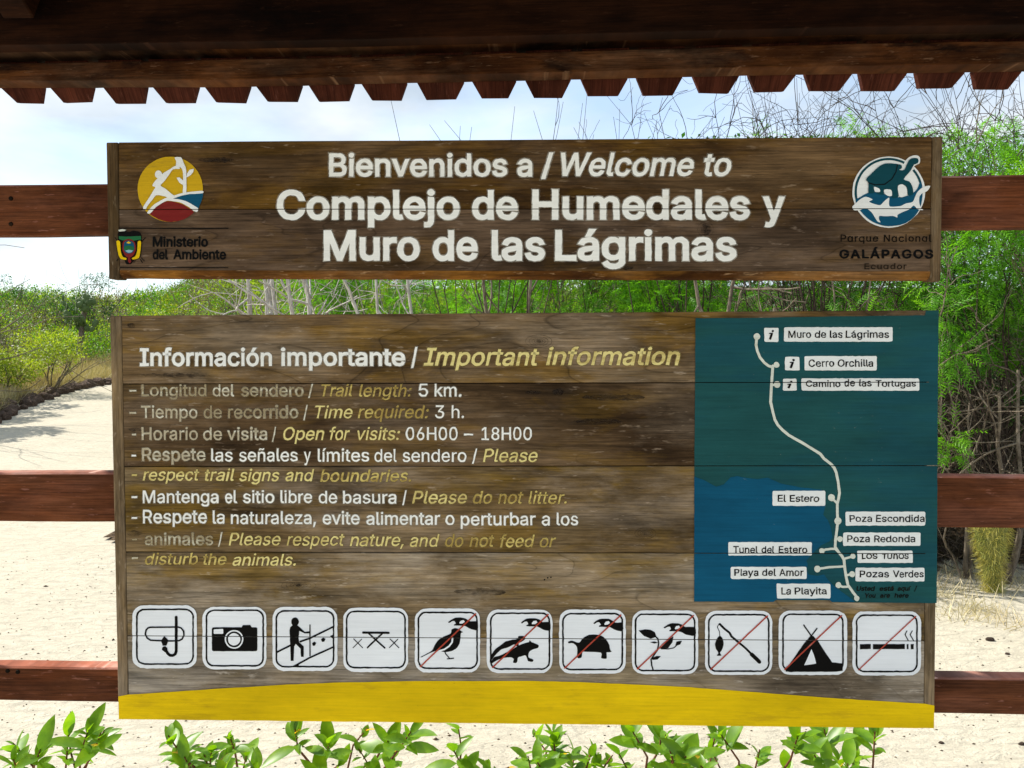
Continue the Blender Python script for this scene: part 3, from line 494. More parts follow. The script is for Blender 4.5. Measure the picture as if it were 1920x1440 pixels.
class Paint:
    """flat painted shapes measured in photograph pixels, laid on a sign's face"""
    def __init__(s, jitter=0.35, seed=0):
        s.bm = bmesh.new(); s.mats = []; s.j = jitter; s.seed = seed
    def mi(s, m):
        if m not in s.mats: s.mats.append(m)
        return s.mats.index(m)
    def wob(s, x, y, a=1.0):
        q = Vector((x / 5.0 + s.seed * 7.3, y / 5.0, 0.3)); q2 = Vector((x / 5.0, y / 5.0 + 40 + s.seed * 3.1, 1.7))
        return x + noise.noise(q) * s.j * a * 2, y + noise.noise(q2) * s.j * a * 2
    def shape(s, loops, mat, layer=0.0, step=6, jit=1.0):
        i = s.mi(mat)
        loops = [[s.wob(x, y, jit) for x, y in densify(l, step)] for l in loops]
        flat = [Vector(p) for l in loops for p in l]
        fl, st = [], 0
        for l in loops:
            fl.append([st + q for q in range(len(l))]); st += len(l)
        ed = [(f_[q - 1], f_[q]) for f_ in fl for q in range(len(f_))]
        flat, _e, tr, _a, _b, _c = delaunay_2d_cdt(flat, ed, [], 0, 1e-5)
        cen = np.array([[sum(flat[q].x for q in t_) / 3, sum(flat[q].y for q in t_) / 3] for t_ in tr])
        wn = [wind(cen, l) for l in loops]
        ok = wn[0] != 0
        for w_ in wn[1:]: ok &= (w_ == 0)
        tris = [t_ for t_, o_ in zip(tr, ok) if o_ and len(t_) == 3]
        vs = [s.bm.verts.new((q.x, q.y, layer)) for q in flat]
        for a, b, c in tris:
            try:
                f = s.bm.faces.new((vs[a], vs[b], vs[c])); f.material_index = i
            except ValueError: pass
    def poly(s, pts, mat, layer=0.0, step=6, jit=1.0): s.shape([pts], mat, layer, step, jit)
    def circle(s, x, y, r, mat, layer=0.0, n=28, ry=None):
        s.poly([(x + r * math.cos(6.2832 * k / n), y + (ry or r) * math.sin(6.2832 * k / n)) for k in range(n)], mat, layer, step=99)
    def stroke(s, pts, w, mat, layer=0.0, cap=True, w2=None):
        w2 = w if w2 is None else w2
        n = len(pts)
        for i in range(n - 1):
            (x1, y1), (x2, y2) = pts[i], pts[i + 1]
            wa = lerp(w, w2, i / (n - 1)) / 2; wb = lerp(w, w2, (i + 1) / (n - 1)) / 2
            l = math.hypot(x2 - x1, y2 - y1) or 1
            nx, ny = -(y2 - y1) / l, (x2 - x1) / l
            s.poly([(x1 + nx * wa, y1 + ny * wa), (x2 + nx * wb, y2 + ny * wb), (x2 - nx * wb, y2 - ny * wb), (x1 - nx * wa, y1 - ny * wa)], mat, layer + (i % 2) * 0.02, 5, 0.5)
            if cap or i > 0:
                s.circle(x1, y1, wa, mat, layer + 0.04, 10)
        if cap: s.circle(pts[-1][0], pts[-1][1], wb, mat, layer + 0.04, 10)
    def rrect(s, x0, y0, x1, y1, r, mat, layer=0.0, hole=None, skew=0.0):
        def rr(x0, y0, x1, y1, r):
            o = []
            for cx, cy, a0 in ((x1 - r, y1 - r, 0), (x0 + r, y1 - r, 90), (x0 + r, y0 + r, 180), (x1 - r, y0 + r, 270)):
                for k in range(7):
                    a = math.radians(a0 + k * 15); o.append((cx + r * math.cos(a), cy + r * math.sin(a)))
            return o
        loops = [rr(x0, y0, x1, y1, r)]
        if hole: loops.append(rr(x0 + hole, y0 + hole, x1 - hole, y1 - hole, max(0.5, r - hole))[::-1])
        loops = [[(x, y + (x - x0) * skew) for x, y in l] for l in loops]
        s.shape(loops, mat, layer, 6)
    def word(s, w, x0, x1, yb, cap, mat, bold=0.0, shear=0.0, layer=0.0, extra=0.0, track=0.0, slope=0.0):
        """ink of the word fills x0..x1, baseline yb (px), capital height cap (px)"""
        pen = 0; gl = []
        for c in w:
            adv, loops = glyph_loops(c, bold + 0.0)
            gl.append((pen, adv, loops)); pen += adv + track
        xs = [pen_ + p[0] + shear * p[1] for pen_, a, lo in gl for l in lo for p in l]
        lo_, hi_ = min(xs), max(xs)
        kx = (x1 - x0) / (hi_ - lo_); ky = cap / (CAPH + 2 * bold) 
        for pen_, adv, loops in gl:
            if extra:
                big = max(loops, key=lambda q: abs(area(q)))
                sg = 1 if area(big) < 0 else -1
                loops = [offset_loop(l, sg * extra) for l in loops]
            px = []
            for l in loops:
                px.append([(x0 + (pen_ + x + shear * y - lo_) * kx, yb - bold * ky - y * ky + slope * ((pen_ + x - lo_) * kx)) for x, y in l])
            # group outer loops with the holes inside them
            big = max(px, key=lambda q: abs(area(q))); sb = area(big) > 0
            outers = [l for l in px if (area(l) > 0) == sb]; holes = [l for l in px if (area(l) > 0) != sb]
            for o in outers:
                s.shape([o] + [h for h in holes if inside(h[0], o)], mat, layer, 7)
    def cut(s, grooves, w=1.5):
        for (x1, y1), (x2, y2) in grooves:
            d = Vector((x2 - x1, y2 - y1, 0)).normalized(); nn = Vector((-d.y, d.x, 0))
            for sg in (-1, 1):
                co = Vector((x1, y1, 0)) + nn * (sg * w / 2)
                geom = s.bm.verts[:] + s.bm.edges[:] + s.bm.faces[:]
                bmesh.ops.bisect_plane(s.bm, geom=geom, plane_co=co, plane_no=nn, dist=1e-5)
            dead = [f for f in s.bm.faces if abs((f.calc_center_median() - Vector((x1, y1, 0))).to_2d().dot(nn.to_2d())) < w / 2 and
                    x1 - 1 <= f.calc_center_median().x <= x2 + 1]
            bmesh.ops.delete(s.bm, geom=dead, context='FACES')
    def link(s, name, parent, plane, base=0.0012, label=None, grooves=None, unit=0.00025):
        if grooves: s.cut(grooves)
        a, b = plane
        for v in s.bm.verts:
            off = base + v.co.z * unit
            v.co = on_plane(v.co.x, v.co.y, a - off, b)
        # all faces look at the reader
        for f in s.bm.faces:
            f.normal_update()
            if f.normal.y > 0: f.normal_flip()
        return bm_obj(name, s.bm, s.mats, parent, label=label)

def slab(corners, plane, off, depth, bevel=0.0012, rough=0.0, seed=0, nx=1):
    """a board given by its four photograph corners tl,tr,br,bl on a vertical plane; off is how far its face stands proud"""
    a, b = plane
    tl, tr, br, bl = corners
    bm = bmesh.new()
    rows = []
    for (l, r) in ((tl, tr), (bl, br)):
        row = []
        for i in range(nx + 1):
            t = i / nx
            px, py = lerp(l[0], r[0], t), lerp(l[1], r[1], t)
            if 0 < i < nx and rough: py += (noise.noise(Vector((i * 0.37, seed * 5.1 + py * 0.013, 2))) * rough)
            f = on_plane(px, py, a - off, b)
            # same height and x, pushed straight back
            row.append((bm.verts.new(f), bm.verts.new(f + Vector((0, depth, 0)))))
        rows.append(row)
    for i in range(nx):
        t0, t1, b0, b1 = rows[0][i], rows[0][i + 1], rows[1][i], rows[1][i + 1]
        bm.faces.new((b0[0], b1[0], t1[0], t0[0]))
        bm.faces.new((t0[1], t1[1], b1[1], b0[1]))
        bm.faces.new((t0[0], t1[0], t1[1], t0[1]))
        bm.faces.new((b0[1], b1[1], b1[0], b0[0]))
    for k in (0, nx):
        t, bo = rows[0][k], rows[1][k]
        bm.faces.new((t[0], t[1], bo[1], bo[0]) if k == 0 else (bo[0], bo[1], t[1], t[0]))
    bmesh.ops.recalc_face_normals(bm, faces=bm.faces)
    if bevel:
        ed = [e for e in bm.edges if len(e.link_faces) == 2 and e.calc_face_angle() > 0.5]
        bmesh.ops.bevel(bm, geom=ed, offset=bevel, segments=1, affect='EDGES')
    return bm

# ------------------------------------------------------------------ the two signs
YAW = -0.0262
SP = (1.600, YAW)                      # plane of both sign faces
RZ = math.atan(YAW)
BOT = on_plane(980, 527, *SP)
welcome = thing('welcome_sign', 'upper brown plank sign with big white welcome lettering and two round emblems', 'sign', tuple(BOT), RZ)

def up_L(y): return lerp(199, 204, (y - 267) / 256)
def up_Li(y): return lerp(221.5, 225, (y - 267) / 256)
def up_R(y): return lerp(1768, 1764, (y - 256) / 271)
def up_Ri(y): return lerp(1748, 1743.5, (y - 256) / 271)
def up_T(x): return lerp(267, 256, (x - 199) / 1569)
def up_B(x): return lerp(523, 527, (x - 204) / 1560)
GU = [((222, 392.6), (1746, 391.2))]
def gy(g, x): return lerp(g[0][1], g[1][1], (x - g[0][0]) / (g[1][0] - g[0][0]))

D_ = 0.030
pl = bm_obj('plank', slab([(222, up_T(222)), (1747.5, up_T(1747)), (1745.5, 390.6), (223.2, 392.0)], SP, 0.0, D_, rough=0.6, nx=14), M['up_top'], welcome)
pl = bm_obj('plank', slab([(223.4, 393.2), (1745.4, 391.8), (1744, 509), (224.6, 507)], SP, 0.0003, D_, 0.0008, nx=1), M['up_low'], welcome)
bm_obj('tongue', slab([(224, 380), (1744, 380), (1744, 400), (224, 400)], SP, -0.008, 0.012, 0), M['roof'], welcome)
# rounded lower edge of the bottom plank
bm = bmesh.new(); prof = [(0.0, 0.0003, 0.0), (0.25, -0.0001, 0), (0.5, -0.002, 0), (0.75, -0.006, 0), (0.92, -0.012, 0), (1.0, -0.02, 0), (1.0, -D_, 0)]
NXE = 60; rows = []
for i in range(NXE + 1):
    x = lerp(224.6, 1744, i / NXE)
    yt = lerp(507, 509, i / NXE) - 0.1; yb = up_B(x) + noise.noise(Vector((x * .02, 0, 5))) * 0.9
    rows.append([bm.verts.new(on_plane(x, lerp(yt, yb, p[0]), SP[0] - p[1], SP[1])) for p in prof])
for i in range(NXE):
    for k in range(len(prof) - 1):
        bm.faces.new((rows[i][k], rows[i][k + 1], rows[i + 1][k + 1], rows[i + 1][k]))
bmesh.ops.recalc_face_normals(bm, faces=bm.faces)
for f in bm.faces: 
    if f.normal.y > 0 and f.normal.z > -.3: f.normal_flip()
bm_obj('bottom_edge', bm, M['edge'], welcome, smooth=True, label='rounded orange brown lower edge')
bm_obj('end_batten', slab([(199, 267), (up_Li(267) - .8, 266.8), (up_Li(523) - .8, 523.3), (204, 523)], SP, 0.001, D_ + .002, 0.0015), M['batten_dark'], welcome)
bm_obj('end_batten', slab([(up_Ri(256) + .8, 256.2), (1768, 256), (1764, 527), (up_Ri(527) + .8, 526.8)], SP, 0.001, D_ + .002, 0.0015), M['batten_dark'], welcome)

def text_obj(parent, plane, grooves, label, rows, mat, bold=0, shear=0, halo=None, name='lettering', base=0.0014, track=0, seed=0, halo_px=26):
    """rows: (word, x0, x1, baseline, capheight[, material])"""
    p = Paint(0.42, seed)
    for r in rows:
        m = M[r[5]] if len(r) > 5 else mat
        if halo: p.word(r[0], r[1], r[2], r[3], r[4], halo, bold, shear, -1.2, extra=halo_px, track=track)
        p.word(r[0], r[1], r[2], r[3], r[4], m, bold, shear, 0.0, track=track)
    return p.link(name, parent, plane, base, label, grooves)

W = M['white']
U = lambda label, rows, mat=W, **k: text_obj(welcome, SP, GU, label, rows, mat, **k)
U('white heading reading Bienvenidos a', [('Bienvenidos', 617, 951, 331, 43.5), ('a', 970, 998, 331, 43.5), ('/', 1014, 1038, 330, 42.5)], bold=17, halo=M['halo_w'], seed=1)
U('white slanted heading reading Welcome to', [('Welcome', 1052, 1301, 330, 44), ('to', 1320, 1371, 330, 44)], bold=15, shear=0.2, halo=M['halo_w'], seed=2)
U('large white line reading Complejo de Humedales y', [('Complejo', 519, 862, 412, 56), ('de', 885, 971, 412, 56), ('Humedales', 998, 1406, 412, 57), ('y', 1430, 1472, 412, 57)], bold=22, halo=M['halo_w'], seed=3, halo_px=18)
U('large white line reading Muro de las Lágrimas', [('Muro', 607, 787, 489, 57.5), ('de', 811, 896, 489, 57.5), ('las', 922, 1022, 489, 57.5), ('Lágrimas', 1041, 1381, 489, 58)], bold=22, halo=M['halo_w'], seed=4, halo_px=18)
U('black lettering reading Ministerio del Ambiente', [('Ministerio', 286, 390, 463, 19.5), ('del', 286, 315, 486.5, 19), ('Ambiente', 324.5, 424, 486.5, 19)], M['black'], bold=27, seed=5)
U('thin black lettering reading Parque Nacional', [('Pɑrque', 1576, 1646.5, 453.3, 13.3), ('Nɑcionɑl', 1657, 1746.5, 453.3, 13.3)], M['black_thin'], bold=12, seed=6, track=45)
U('bold black lettering reading GALÁPAGOS', [('GALÁPAGOS', 1574, 1750, 484.8, 17)], M['black'], bold=32, seed=7, track=75)
U('thin black lettering reading Ecuador', [('Ecuɑdor', 1621, 1700, 504.8, 11)], M['black_thin'], bold=12, seed=8, track=50)
p = Paint(0.3, 9)
p.stroke([(223.5, 427.6), (330, 428.2), (428, 428.0)], 1.9, M['black'], 0, cap=False)
p.stroke([(224.5, 501.8), (330, 501.9), (428, 501.9)], 1.7, M['black'], 0, cap=False)
p.link('ruled_lines', welcome, SP, 0.0014)

# --- left round emblem
def rounded(P, k=3):
    """closed curve through the points (sharp corners stay fairly sharp)"""
    n = len(P); out = []
    for i in range(n):
        a, b, c, d = P[i - 1], P[i], P[(i + 1) % n], P[(i + 2) % n]
        for j in range(k):
            t = j / k
            out.append(tuple(b[q] + .4 * (c[q] - a[q]) * t + (3 * (c[q] - b[q]) - 2 * .4 * (c[q] - a[q]) - .4 * (d[q] - b[q])) * t * t + (-2 * (c[q] - b[q]) + .4 * (c[q] - a[q]) + .4 * (d[q] - b[q])) * t ** 3 for q in (0, 1)))
    return out
def mapper(sc, ox, oy, smooth=True):
    def f(pts):
        o = [(x / sc + ox, y / sc + oy) for x, y in pts]
        return rounded(o) if smooth and len(o) >= 8 else o
    return f
e5 = mapper(5.143, 200, 260)
cx, cy, rr = 613 / 5.143 + 200, 488 / 5.143 + 260, 311 / 5.143
def arc(cx, cy, r, a0, a1, n=16, ry=None):
    return [(cx + r * math.cos(math.radians(lerp(a0, a1, k / n))), cy + (ry or r) * math.sin(math.radians(lerp(a0, a1, k / n)))) for k in range(n + 1)]
p = Paint(0.25, 20)
p.circle(cx, cy, rr + 0.8, M['emb_yellow'], 0, 44)
disc = p.link('round_emblem', welcome, SP, 0.0013, 'yellow, red and blue disc emblem with a white climbing figure and sapling', GU)
p = Paint(0.25, 21)
p.poly(e5([(418, 722), (470, 665), (575, 603), (700, 620), (800, 672), (840, 706), (800, 745), (740, 780), (670, 798), (600, 802), (520, 785), (455, 752)]), M['emb_red'], 0, 5)
p.link('red_segment', disc, SP, 0.0019, grooves=GU)
p = Paint(0.25, 22)
p.poly(e5([(606, 590), (690, 556), (790, 535), (922, 524), (925, 560), (912, 605), (893, 650), (880, 672), (830, 645), (740, 606), (670, 592)]), M['emb_blue'], 0, 5)
p.link('blue_segment', disc, SP, 0.0019, grooves=GU)
p = Paint(0.2, 23)
WH = M['emblem_white']
p.poly(e5([(390, 716), (430, 660), (480, 620), (560, 575), (640, 550), (720, 527), (780, 516), (922, 503), (924, 527), (800, 535), (700, 556), (615, 588), (560, 606), (480, 655), (440, 700), (415, 722)]), WH, 0, 5)
p.poly(e5([(590, 596), (600, 578), (680, 582), (760, 600), (830, 638), (882, 672), (872, 704), (840, 698), (800, 664), (720, 620), (650, 604)]), WH, 0.6, 5)
p.circle(*e5([(500, 345)])[0], 6.6, WH, 0.9, 20, 7.6)
p.poly(e5([(440, 452), (470, 405), (530, 345), (600, 300), (650, 268), (690, 258), (705, 290), (640, 296), (600, 350), (560, 405), (520, 452), (560, 478), (610, 520), (655, 558), (600, 572), (560, 556), (480, 545), (440, 590), (400, 640), (372, 685), (350, 662), (400, 585), (450, 500), (470, 468)]), WH, 1.4, 5)
p.poly(e5([(655, 182), (690, 176), (722, 185), (745, 240), (765, 290), (768, 360), (768, 525), (735, 528), (738, 440), (735, 330), (722, 285), (690, 265), (668, 262), (670, 215)]), WH, 2.0, 5)
p.poly(e5([(738, 448), (700, 425), (675, 378), (700, 372), (735, 400), (748, 430)]), WH, 2.4, 5)
p.poly(e5([(768, 372), (775, 335), (800, 300), (840, 290), (836, 320), (810, 350), (785, 368)]), WH, 2.4, 5)
p.link('climbing_figure', disc, SP, 0.0024, grooves=GU)

# --- coat of arms
p = Paint(0.2, 25)
p.poly(e5([(105, 920), (130, 895), (180, 888), (210, 900), (260, 888), (315, 900), (335, 930), (335, 965), (340, 990), (335, 1075), (320, 1150), (260, 1175), (240, 1205), (215, 1212), (185, 1205), (170, 1170), (120, 1150), (100, 1080), (92, 1000), (110, 985)]), M['black'], 0, 5)
arms = p.link('coat_of_arms', welcome, SP, 0.0014, 'small painted coat of arms with yellow sides and green top', GU)
p = Paint(0.15, 26)
p.poly(e5([(112, 880), (150, 872), (190, 880), (170, 892), (118, 895)]), M['route'], 0.5, 4)
p.poly(e5([(118, 940), (180, 945), (330, 938), (332, 972), (250, 985), (150, 980), (118, 968)]), M['emb_green'], 0, 4)
p.poly(e5([(95, 990), (128, 992), (135, 1080), (155, 1140), (190, 1150), (185, 1168), (130, 1155), (108, 1090)]), M['band'], .5, 4)
p.poly(e5([(330, 990), (300, 995), (295, 1080), (275, 1135), (245, 1150), (255, 1165), (310, 1150), (325, 1080)]), M['band'], .5, 4)
p.poly(e5([(160, 990), (210, 965), (265, 990), (282, 1060), (262, 1120), (215, 1150), (172, 1120), (150, 1060)]), M['emb_red'], 1.0, 4)
p.poly(e5([(172, 1000), (210, 982), (255, 1000), (268, 1055), (250, 1095), (215, 1108), (180, 1095), (164, 1055)]), M['emb_blue'], 1.5, 4)
p.poly(e5([(172, 1040), (215, 1030), (262, 1045), (262, 1070), (245, 1085), (215, 1072), (190, 1088), (170, 1070)]), M['emb_green'], 2.0, 4)
p.poly(e5([(178, 1080), (215, 1070), (255, 1080), (235, 1098), (205, 1100)]), M['emb_sky'], 2.5, 4)
p.poly(e5([(190, 1005), (210, 990), (235, 1005), (215, 1012)]), M['band'], 2.5, 4)
p.poly(e5([(205, 1150), (225, 1148), (238, 1185), (222, 1205), (205, 1180)]), M['emb_red'], 2.5, 4)
p.link('shield', arms, SP, 0.0018)
p = Paint(0.15, 27)
for a, b_ in (((340, 990), (372, 955)), ((335, 1150), (362, 1178)), ((325, 1165), (345, 1195)), ((110, 1160), (98, 1178)), ((95, 975), (82, 955))):
    p.stroke(e5([a, b_]), 1.6, M['black'], 0)
p.link('flag_poles', arms, SP, 0.0014)

# --- right round emblem
e6 = mapper(5.143, 1540, 260)
p = Paint(0.25, 30)
c6 = e6([(650, 515)])[0]
p.circle(c6[0], c6[1], 351 / 5.143, WH, 0, 48, 343 / 5.143)
p.poly(e6([(800, 240), (838, 185), (880, 163), (930, 165), (952, 190), (948, 235), (915, 255), (890, 275), (880, 320)]), WH, 0.3, 5)
disc2 = p.link('round_emblem', welcome, SP, 0.0013, 'white round emblem with dark teal tortoise above a white shark', GU)
p = Paint(0.15, 31)
TE, BL = M['emb_teal'], M['emb_blue']
# thin ring
ro, ri = 330 / 5.143, 308 / 5.143
def ringseg(a0, a1, mat):
    n = max(4, int(abs(a1 - a0) / 6))
    p.poly(arc(c6[0], c6[1], ro, a0, a1, n) + arc(c6[0], c6[1], ri, a1, a0, n), mat, 0, 5)
ringseg(165, 298, TE)
ringseg(318, 350, TE)
p.link('outer_ring', disc2, SP, 0.0018, grooves=GU)
p = Paint(0.15, 32)
# sea
p.poly(e6([(330, 590), (380, 560), (430, 530), (500, 512), (600, 530), (680, 555), (760, 565), (860, 540), (920, 490), (950, 420), (968, 425), (975, 500), (974, 560), (962, 640), (935, 700), (890, 760), (830, 805), (760, 833), (650, 845), (570, 832), (490, 800), (420, 745), (372, 690), (345, 650), (335, 620)]), BL, 0, 5)
p.link('sea', disc2, SP, 0.0020, grooves=GU)
p = Paint(0.12, 33)
p.poly(e6([(300, 655), (340, 615), (380, 580), (430, 560), (495, 585), (460, 608), (520, 632), (570, 640), (610, 600), (655, 568), (652, 620), (665, 655), (760, 650), (815, 625), (880, 610), (905, 560), (930, 510), (985, 465), (1050, 455), (1020, 505), (975, 525), (945, 560), (945, 620), (962, 670), (985, 690), (930, 680), (890, 645), (850, 680), (790, 705), (735, 735), (732, 760), (690, 745), (620, 748), (560, 745), (555, 775), (570, 808), (540, 795), (510, 750), (480, 705), (430, 672), (370, 688), (315, 690)]), WH, 0, 5)
p.link('shark', disc2, SP, 0.0026, grooves=GU)
p = Paint(0.12, 34)
p.poly(e6([(432, 390), (500, 320), (560, 265), (620, 238), (700, 240), (770, 252), (775, 285), (750, 300), (800, 300), (840, 215), (870, 190), (925, 188), (938, 215), (925, 240), (895, 250), (860, 310), (795, 390), (850, 415), (880, 470), (885, 535), (835, 545), (825, 470), (790, 445), (745, 455), (742, 560), (680, 568), (676, 500), (605, 492), (602, 540), (540, 530), (510, 470), (515, 520), (455, 520), (455, 430)]), TE, 0, 5)
p.link('tortoise', disc2, SP, 0.0030, grooves=GU)
p = Paint(0.12, 35)
p.stroke(e6([(455, 425), (520, 445), (610, 440), (680, 390), (720, 320), (735, 250)]), 1.8, M['black'], 0)
p.link('shell_outline', disc2, SP, 0.0036)
p = Paint(0.12, 36)
p.poly(rounded(e6([(508, 464), (560, 484), (566, 512), (518, 512)])), WH, 0, 5)
p.poly(rounded(e6([(606, 494), (640, 488), (676, 498), (680, 550), (645, 552), (612, 530)])), WH, 0, 5)
p.poly(rounded(e6([(738, 460), (780, 440), (818, 470), (828, 530), (790, 562), (752, 556)])), WH, 0, 5)
p.link('leg_gaps', disc2, SP, 0.0034)

# ------------------------------------------------------------------ information sign
BOT = on_plane(987, 1358, *SP)
info = thing('information_sign', 'large lower plank information sign with trail map, pictograms and yellow bottom band', 'sign', tuple(BOT), RZ)
def in_L(y): return lerp(206, 222, (y - 592) / 757)
def in_Li(y): return lerp(227.5, 240.5, (y - 592) / 713)
def in_R(y): return lerp(1761, 1752, (y - 581) / 785)
def in_Ri(y): return lerp(1738, 1733, (y - 592) / 713)
def in_T(x): return lerp(592, 581.5, (x - 206) / 1555)
def in_B(x): return lerp(1349, 1366, (x - 222) / 1530)
GI = [((229, 720), (1737, 716.5)), ((232, 875), (1736, 873)), ((235, 1035), (1735, 1038)), ((238, 1192), (1734, 1202))]
edges = [None] + GI + [None]
for i in range(5):
    t_l, t_r = (in_T(228), in_T(1738)) if i == 0 else (GI[i - 1][0][1] + .75, GI[i - 1][1][1] + .75)
    b_l, b_r = (in_B(241) - 1, in_B(1733)) if i == 4 else (GI[i][0][1] - .75, GI[i][1][1] - .75)
    cr = [(in_Li(t_l) + .5, t_l), (in_Ri(t_r) - .5, t_r), (in_Ri(b_r) - .5, b_r), (in_Li(b_l) + .5, b_l)]
    bm_obj('plank', slab(cr, SP, random.uniform(-.0003, .0003), D_, 0.0009), M['in_%d' % (i + 1)], info)
    if i < 4:
        g = GI[i]
        bm_obj('tongue', slab([(242, g[0][1] - 9), (1730, g[1][1] - 9), (1730, g[1][1] + 9), (242, g[0][1] + 9)], SP, -0.009, 0.012, 0), M['roof'], info)
bm_obj('end_batten', slab([(206, 592.5), (in_Li(592) - .7, 592), (in_Li(1349) - .7, 1349.4), (222, 1349)], SP, 0.0006, D_ + .002, 0.0015), M['batten'], info)
bm_obj('end_batten', slab([(in_Ri(582) + .7, 582), (1761, 581.5), (1752, 1366), (in_Ri(1366) + .7, 1365.7)], SP, 0.0006, D_ + .002, 0.0015), M['batten'], info)

I_ = lambda label, rows, mat=M['white_worn'], **k: text_obj(info, SP, GI, label, rows, mat, **k)
I_('bold white title reading Información importante', [('Información', 262, 510, 686.5, 33.5), ('importante', 527, 759.5, 686, 33.5), ('/', 771, 783, 685, 33)], M['white'], bold=17, halo=M['halo_w'], seed=41, halo_px=24)
I_('bold pale yellow title reading Important information', [('Important', 794.5, 1011, 685.5, 33.5), ('information', 1024, 1275, 684.5, 33.5, 'yellow_text')], M['yellow_text'], bold=13, shear=0.21, halo=M['halo_y'], seed=42)
ww, wn = 'white_worn', 'white_thin'
B1 = 4
I_('worn white line reading Longitud del sendero', [('-', 243, 255, 742, 22), ('Longitud', 265.6, 386.7, 742.5, 22, wn), ('del', 399, 439, 743, 22.5), ('sendero', 453, 569, 743, 22.5, wn), ('/', 578, 587, 743, 22.5)], bold=B1, halo=M['halo_s'], seed=43)
I_('worn yellow words reading Trail length', [('Trail', 602.5, 661, 743, 22.5, 'yellow_worn'), ('length:', 673, 771.7, 743.5, 23, 'yellow_worn')], M['yellow_worn'], bold=B1, shear=.21, halo=M['halo_y'], seed=44)
I_('white figures reading 5 km', [('5', 785, 802.5, 743.5, 24), ('km.', 815, 865, 743.5, 24)], M['white'], bold=B1, halo=M['halo_w'], seed=45)
I_('worn white line reading Tiempo de recorrido', [('-', 243, 255, 784, 23), ('Tiempo', 265, 370, 784, 23, ww), ('de', 382, 416, 784, 23, wn), ('recorrido', 428, 559, 784, 23.5, wn), ('/', 569, 577, 784, 23.5)], bold=B1, halo=M['halo_s'], seed=46)
I_('pale yellow words reading Time required', [('Time', 591, 661, 784, 23.5), ('required:', 671, 804, 784, 23.5, 'yellow_worn')], M['yellow_text'], bold=B1, shear=.21, halo=M['halo_y'], seed=47)
I_('white figures reading 3 h', [('3', 816, 833, 784, 24), ('h.', 847, 870, 784, 24)], M['white'], bold=B1, halo=M['halo_s'], seed=48)
I_('worn white line reading Horario de visita', [('-', 247, 255, 824.6, 23), ('Horario', 265.6, 371, 824.8, 23.5), ('de', 381, 416, 825, 23.5), ('visita', 426, 501, 825, 23.5), ('/', 510, 518, 825, 23.5)], bold=B1 + 2, halo=M['halo_s'], seed=49)
I_('pale yellow words reading Open for visits', [('Open', 531, 608, 825, 24), ('for', 618.5, 656, 825, 24), ('visits:', 670, 750, 825, 24)], M['yellow_text'], bold=B1 + 1, shear=.21, halo=M['halo_y'], seed=50)
I_('white opening hours reading 06H00 – 18H00', [('06H00', 761, 858, 825, 24), ('–', 870, 887, 825, 24), ('18H00', 903, 997, 825, 24)], M['white'], bold=B1, halo=M['halo_s'], seed=51)
I_('white line reading Respete las señales y límites del sendero', [('-', 247, 255, 864, 23), ('Respete', 266.5, 385, 864, 24, ww), ('las', 396, 436, 865, 24), ('señales', 448.5, 558, 865, 24), ('y', 570, 583, 865, 24), ('límites', 596, 692, 865.5, 24), ('del', 702, 744, 866, 24), ('sendero', 755, 874.5, 866, 24), ('/', 885, 895, 866, 24)], M['white'], bold=B1 + 1, halo=M['halo_s'], seed=52)
I_('pale yellow word reading Please after sendero', [('Please', 905.5, 1008, 866, 24.5)], M['yellow_text'], bold=B1, shear=.21, halo=M['halo_y'], seed=53)
I_('yellow line reading respect trail signs and boundaries', [('-', 247, 257, 900.5, 23), ('respect', 267.5, 374, 901, 22.5), ('trail', 384, 439.5, 901.5, 22.5), ('signs', 449, 524, 902, 22.5), ('and', 535, 589, 902, 22.5), ('boundaries.', 600, 771, 903, 22.5, 'yellow_worn')], M['yellow_text'], bold=B1 + 3, shear=.21, halo=M['halo_y'], seed=54)
I_('white line reading Mantenga el sitio libre de basura', [('-', 247, 257, 942, 23), ('Mantenga', 268, 409.5, 943, 23.5), ('el', 422, 444, 943, 23.5), ('sitio', 456, 514, 943, 23.5), ('libre', 526, 585, 943, 23.5), ('de', 597.5, 632, 943.5, 23.5), ('basura', 643, 743, 944, 23.5), ('/', 754.5, 762.5, 944, 23.5)], M['white'], bold=B1 + 2, halo=M['halo_w'], seed=55)
I_('yellow words reading Please do not litter', [('Please', 773, 875.5, 944, 23.5), ('do', 887, 922.5, 944, 23.5, 'yellow_worn'), ('not', 934, 981, 944, 23.5, 'yellow_worn'), ('litter.', 991, 1062.5, 944.5, 23.5, 'yellow_worn')], M['yellow_text'], bold=B1, shear=.21, halo=M['halo_y'], seed=56)
I_('white line reading Respete la naturaleza, evite alimentar o perturbar a los', [('-', 247, 257, 981, 23), ('Respete', 268, 388, 981, 25), ('la', 399, 421, 981.5, 24), ('naturaleza,', 433, 592.5, 982.5, 24), ('evite', 605, 674, 983, 24), ('alimentar', 687, 825, 984, 24), ('o', 835.5, 852, 984, 24), ('perturbar', 864, 1004, 985, 24), ('a', 1016, 1031, 985, 24), ('los', 1044, 1084, 985, 24)], M['white'], bold=B1 + 3, halo=M['halo_w'], seed=57)
I_('faded white word reading animales', [('-', 248, 257, 1021, 22, wn), ('animales', 272, 399, 1022, 23, wn), ('/', 409, 417, 1022, 23)], bold=B1, halo=M['halo_s'], seed=58)
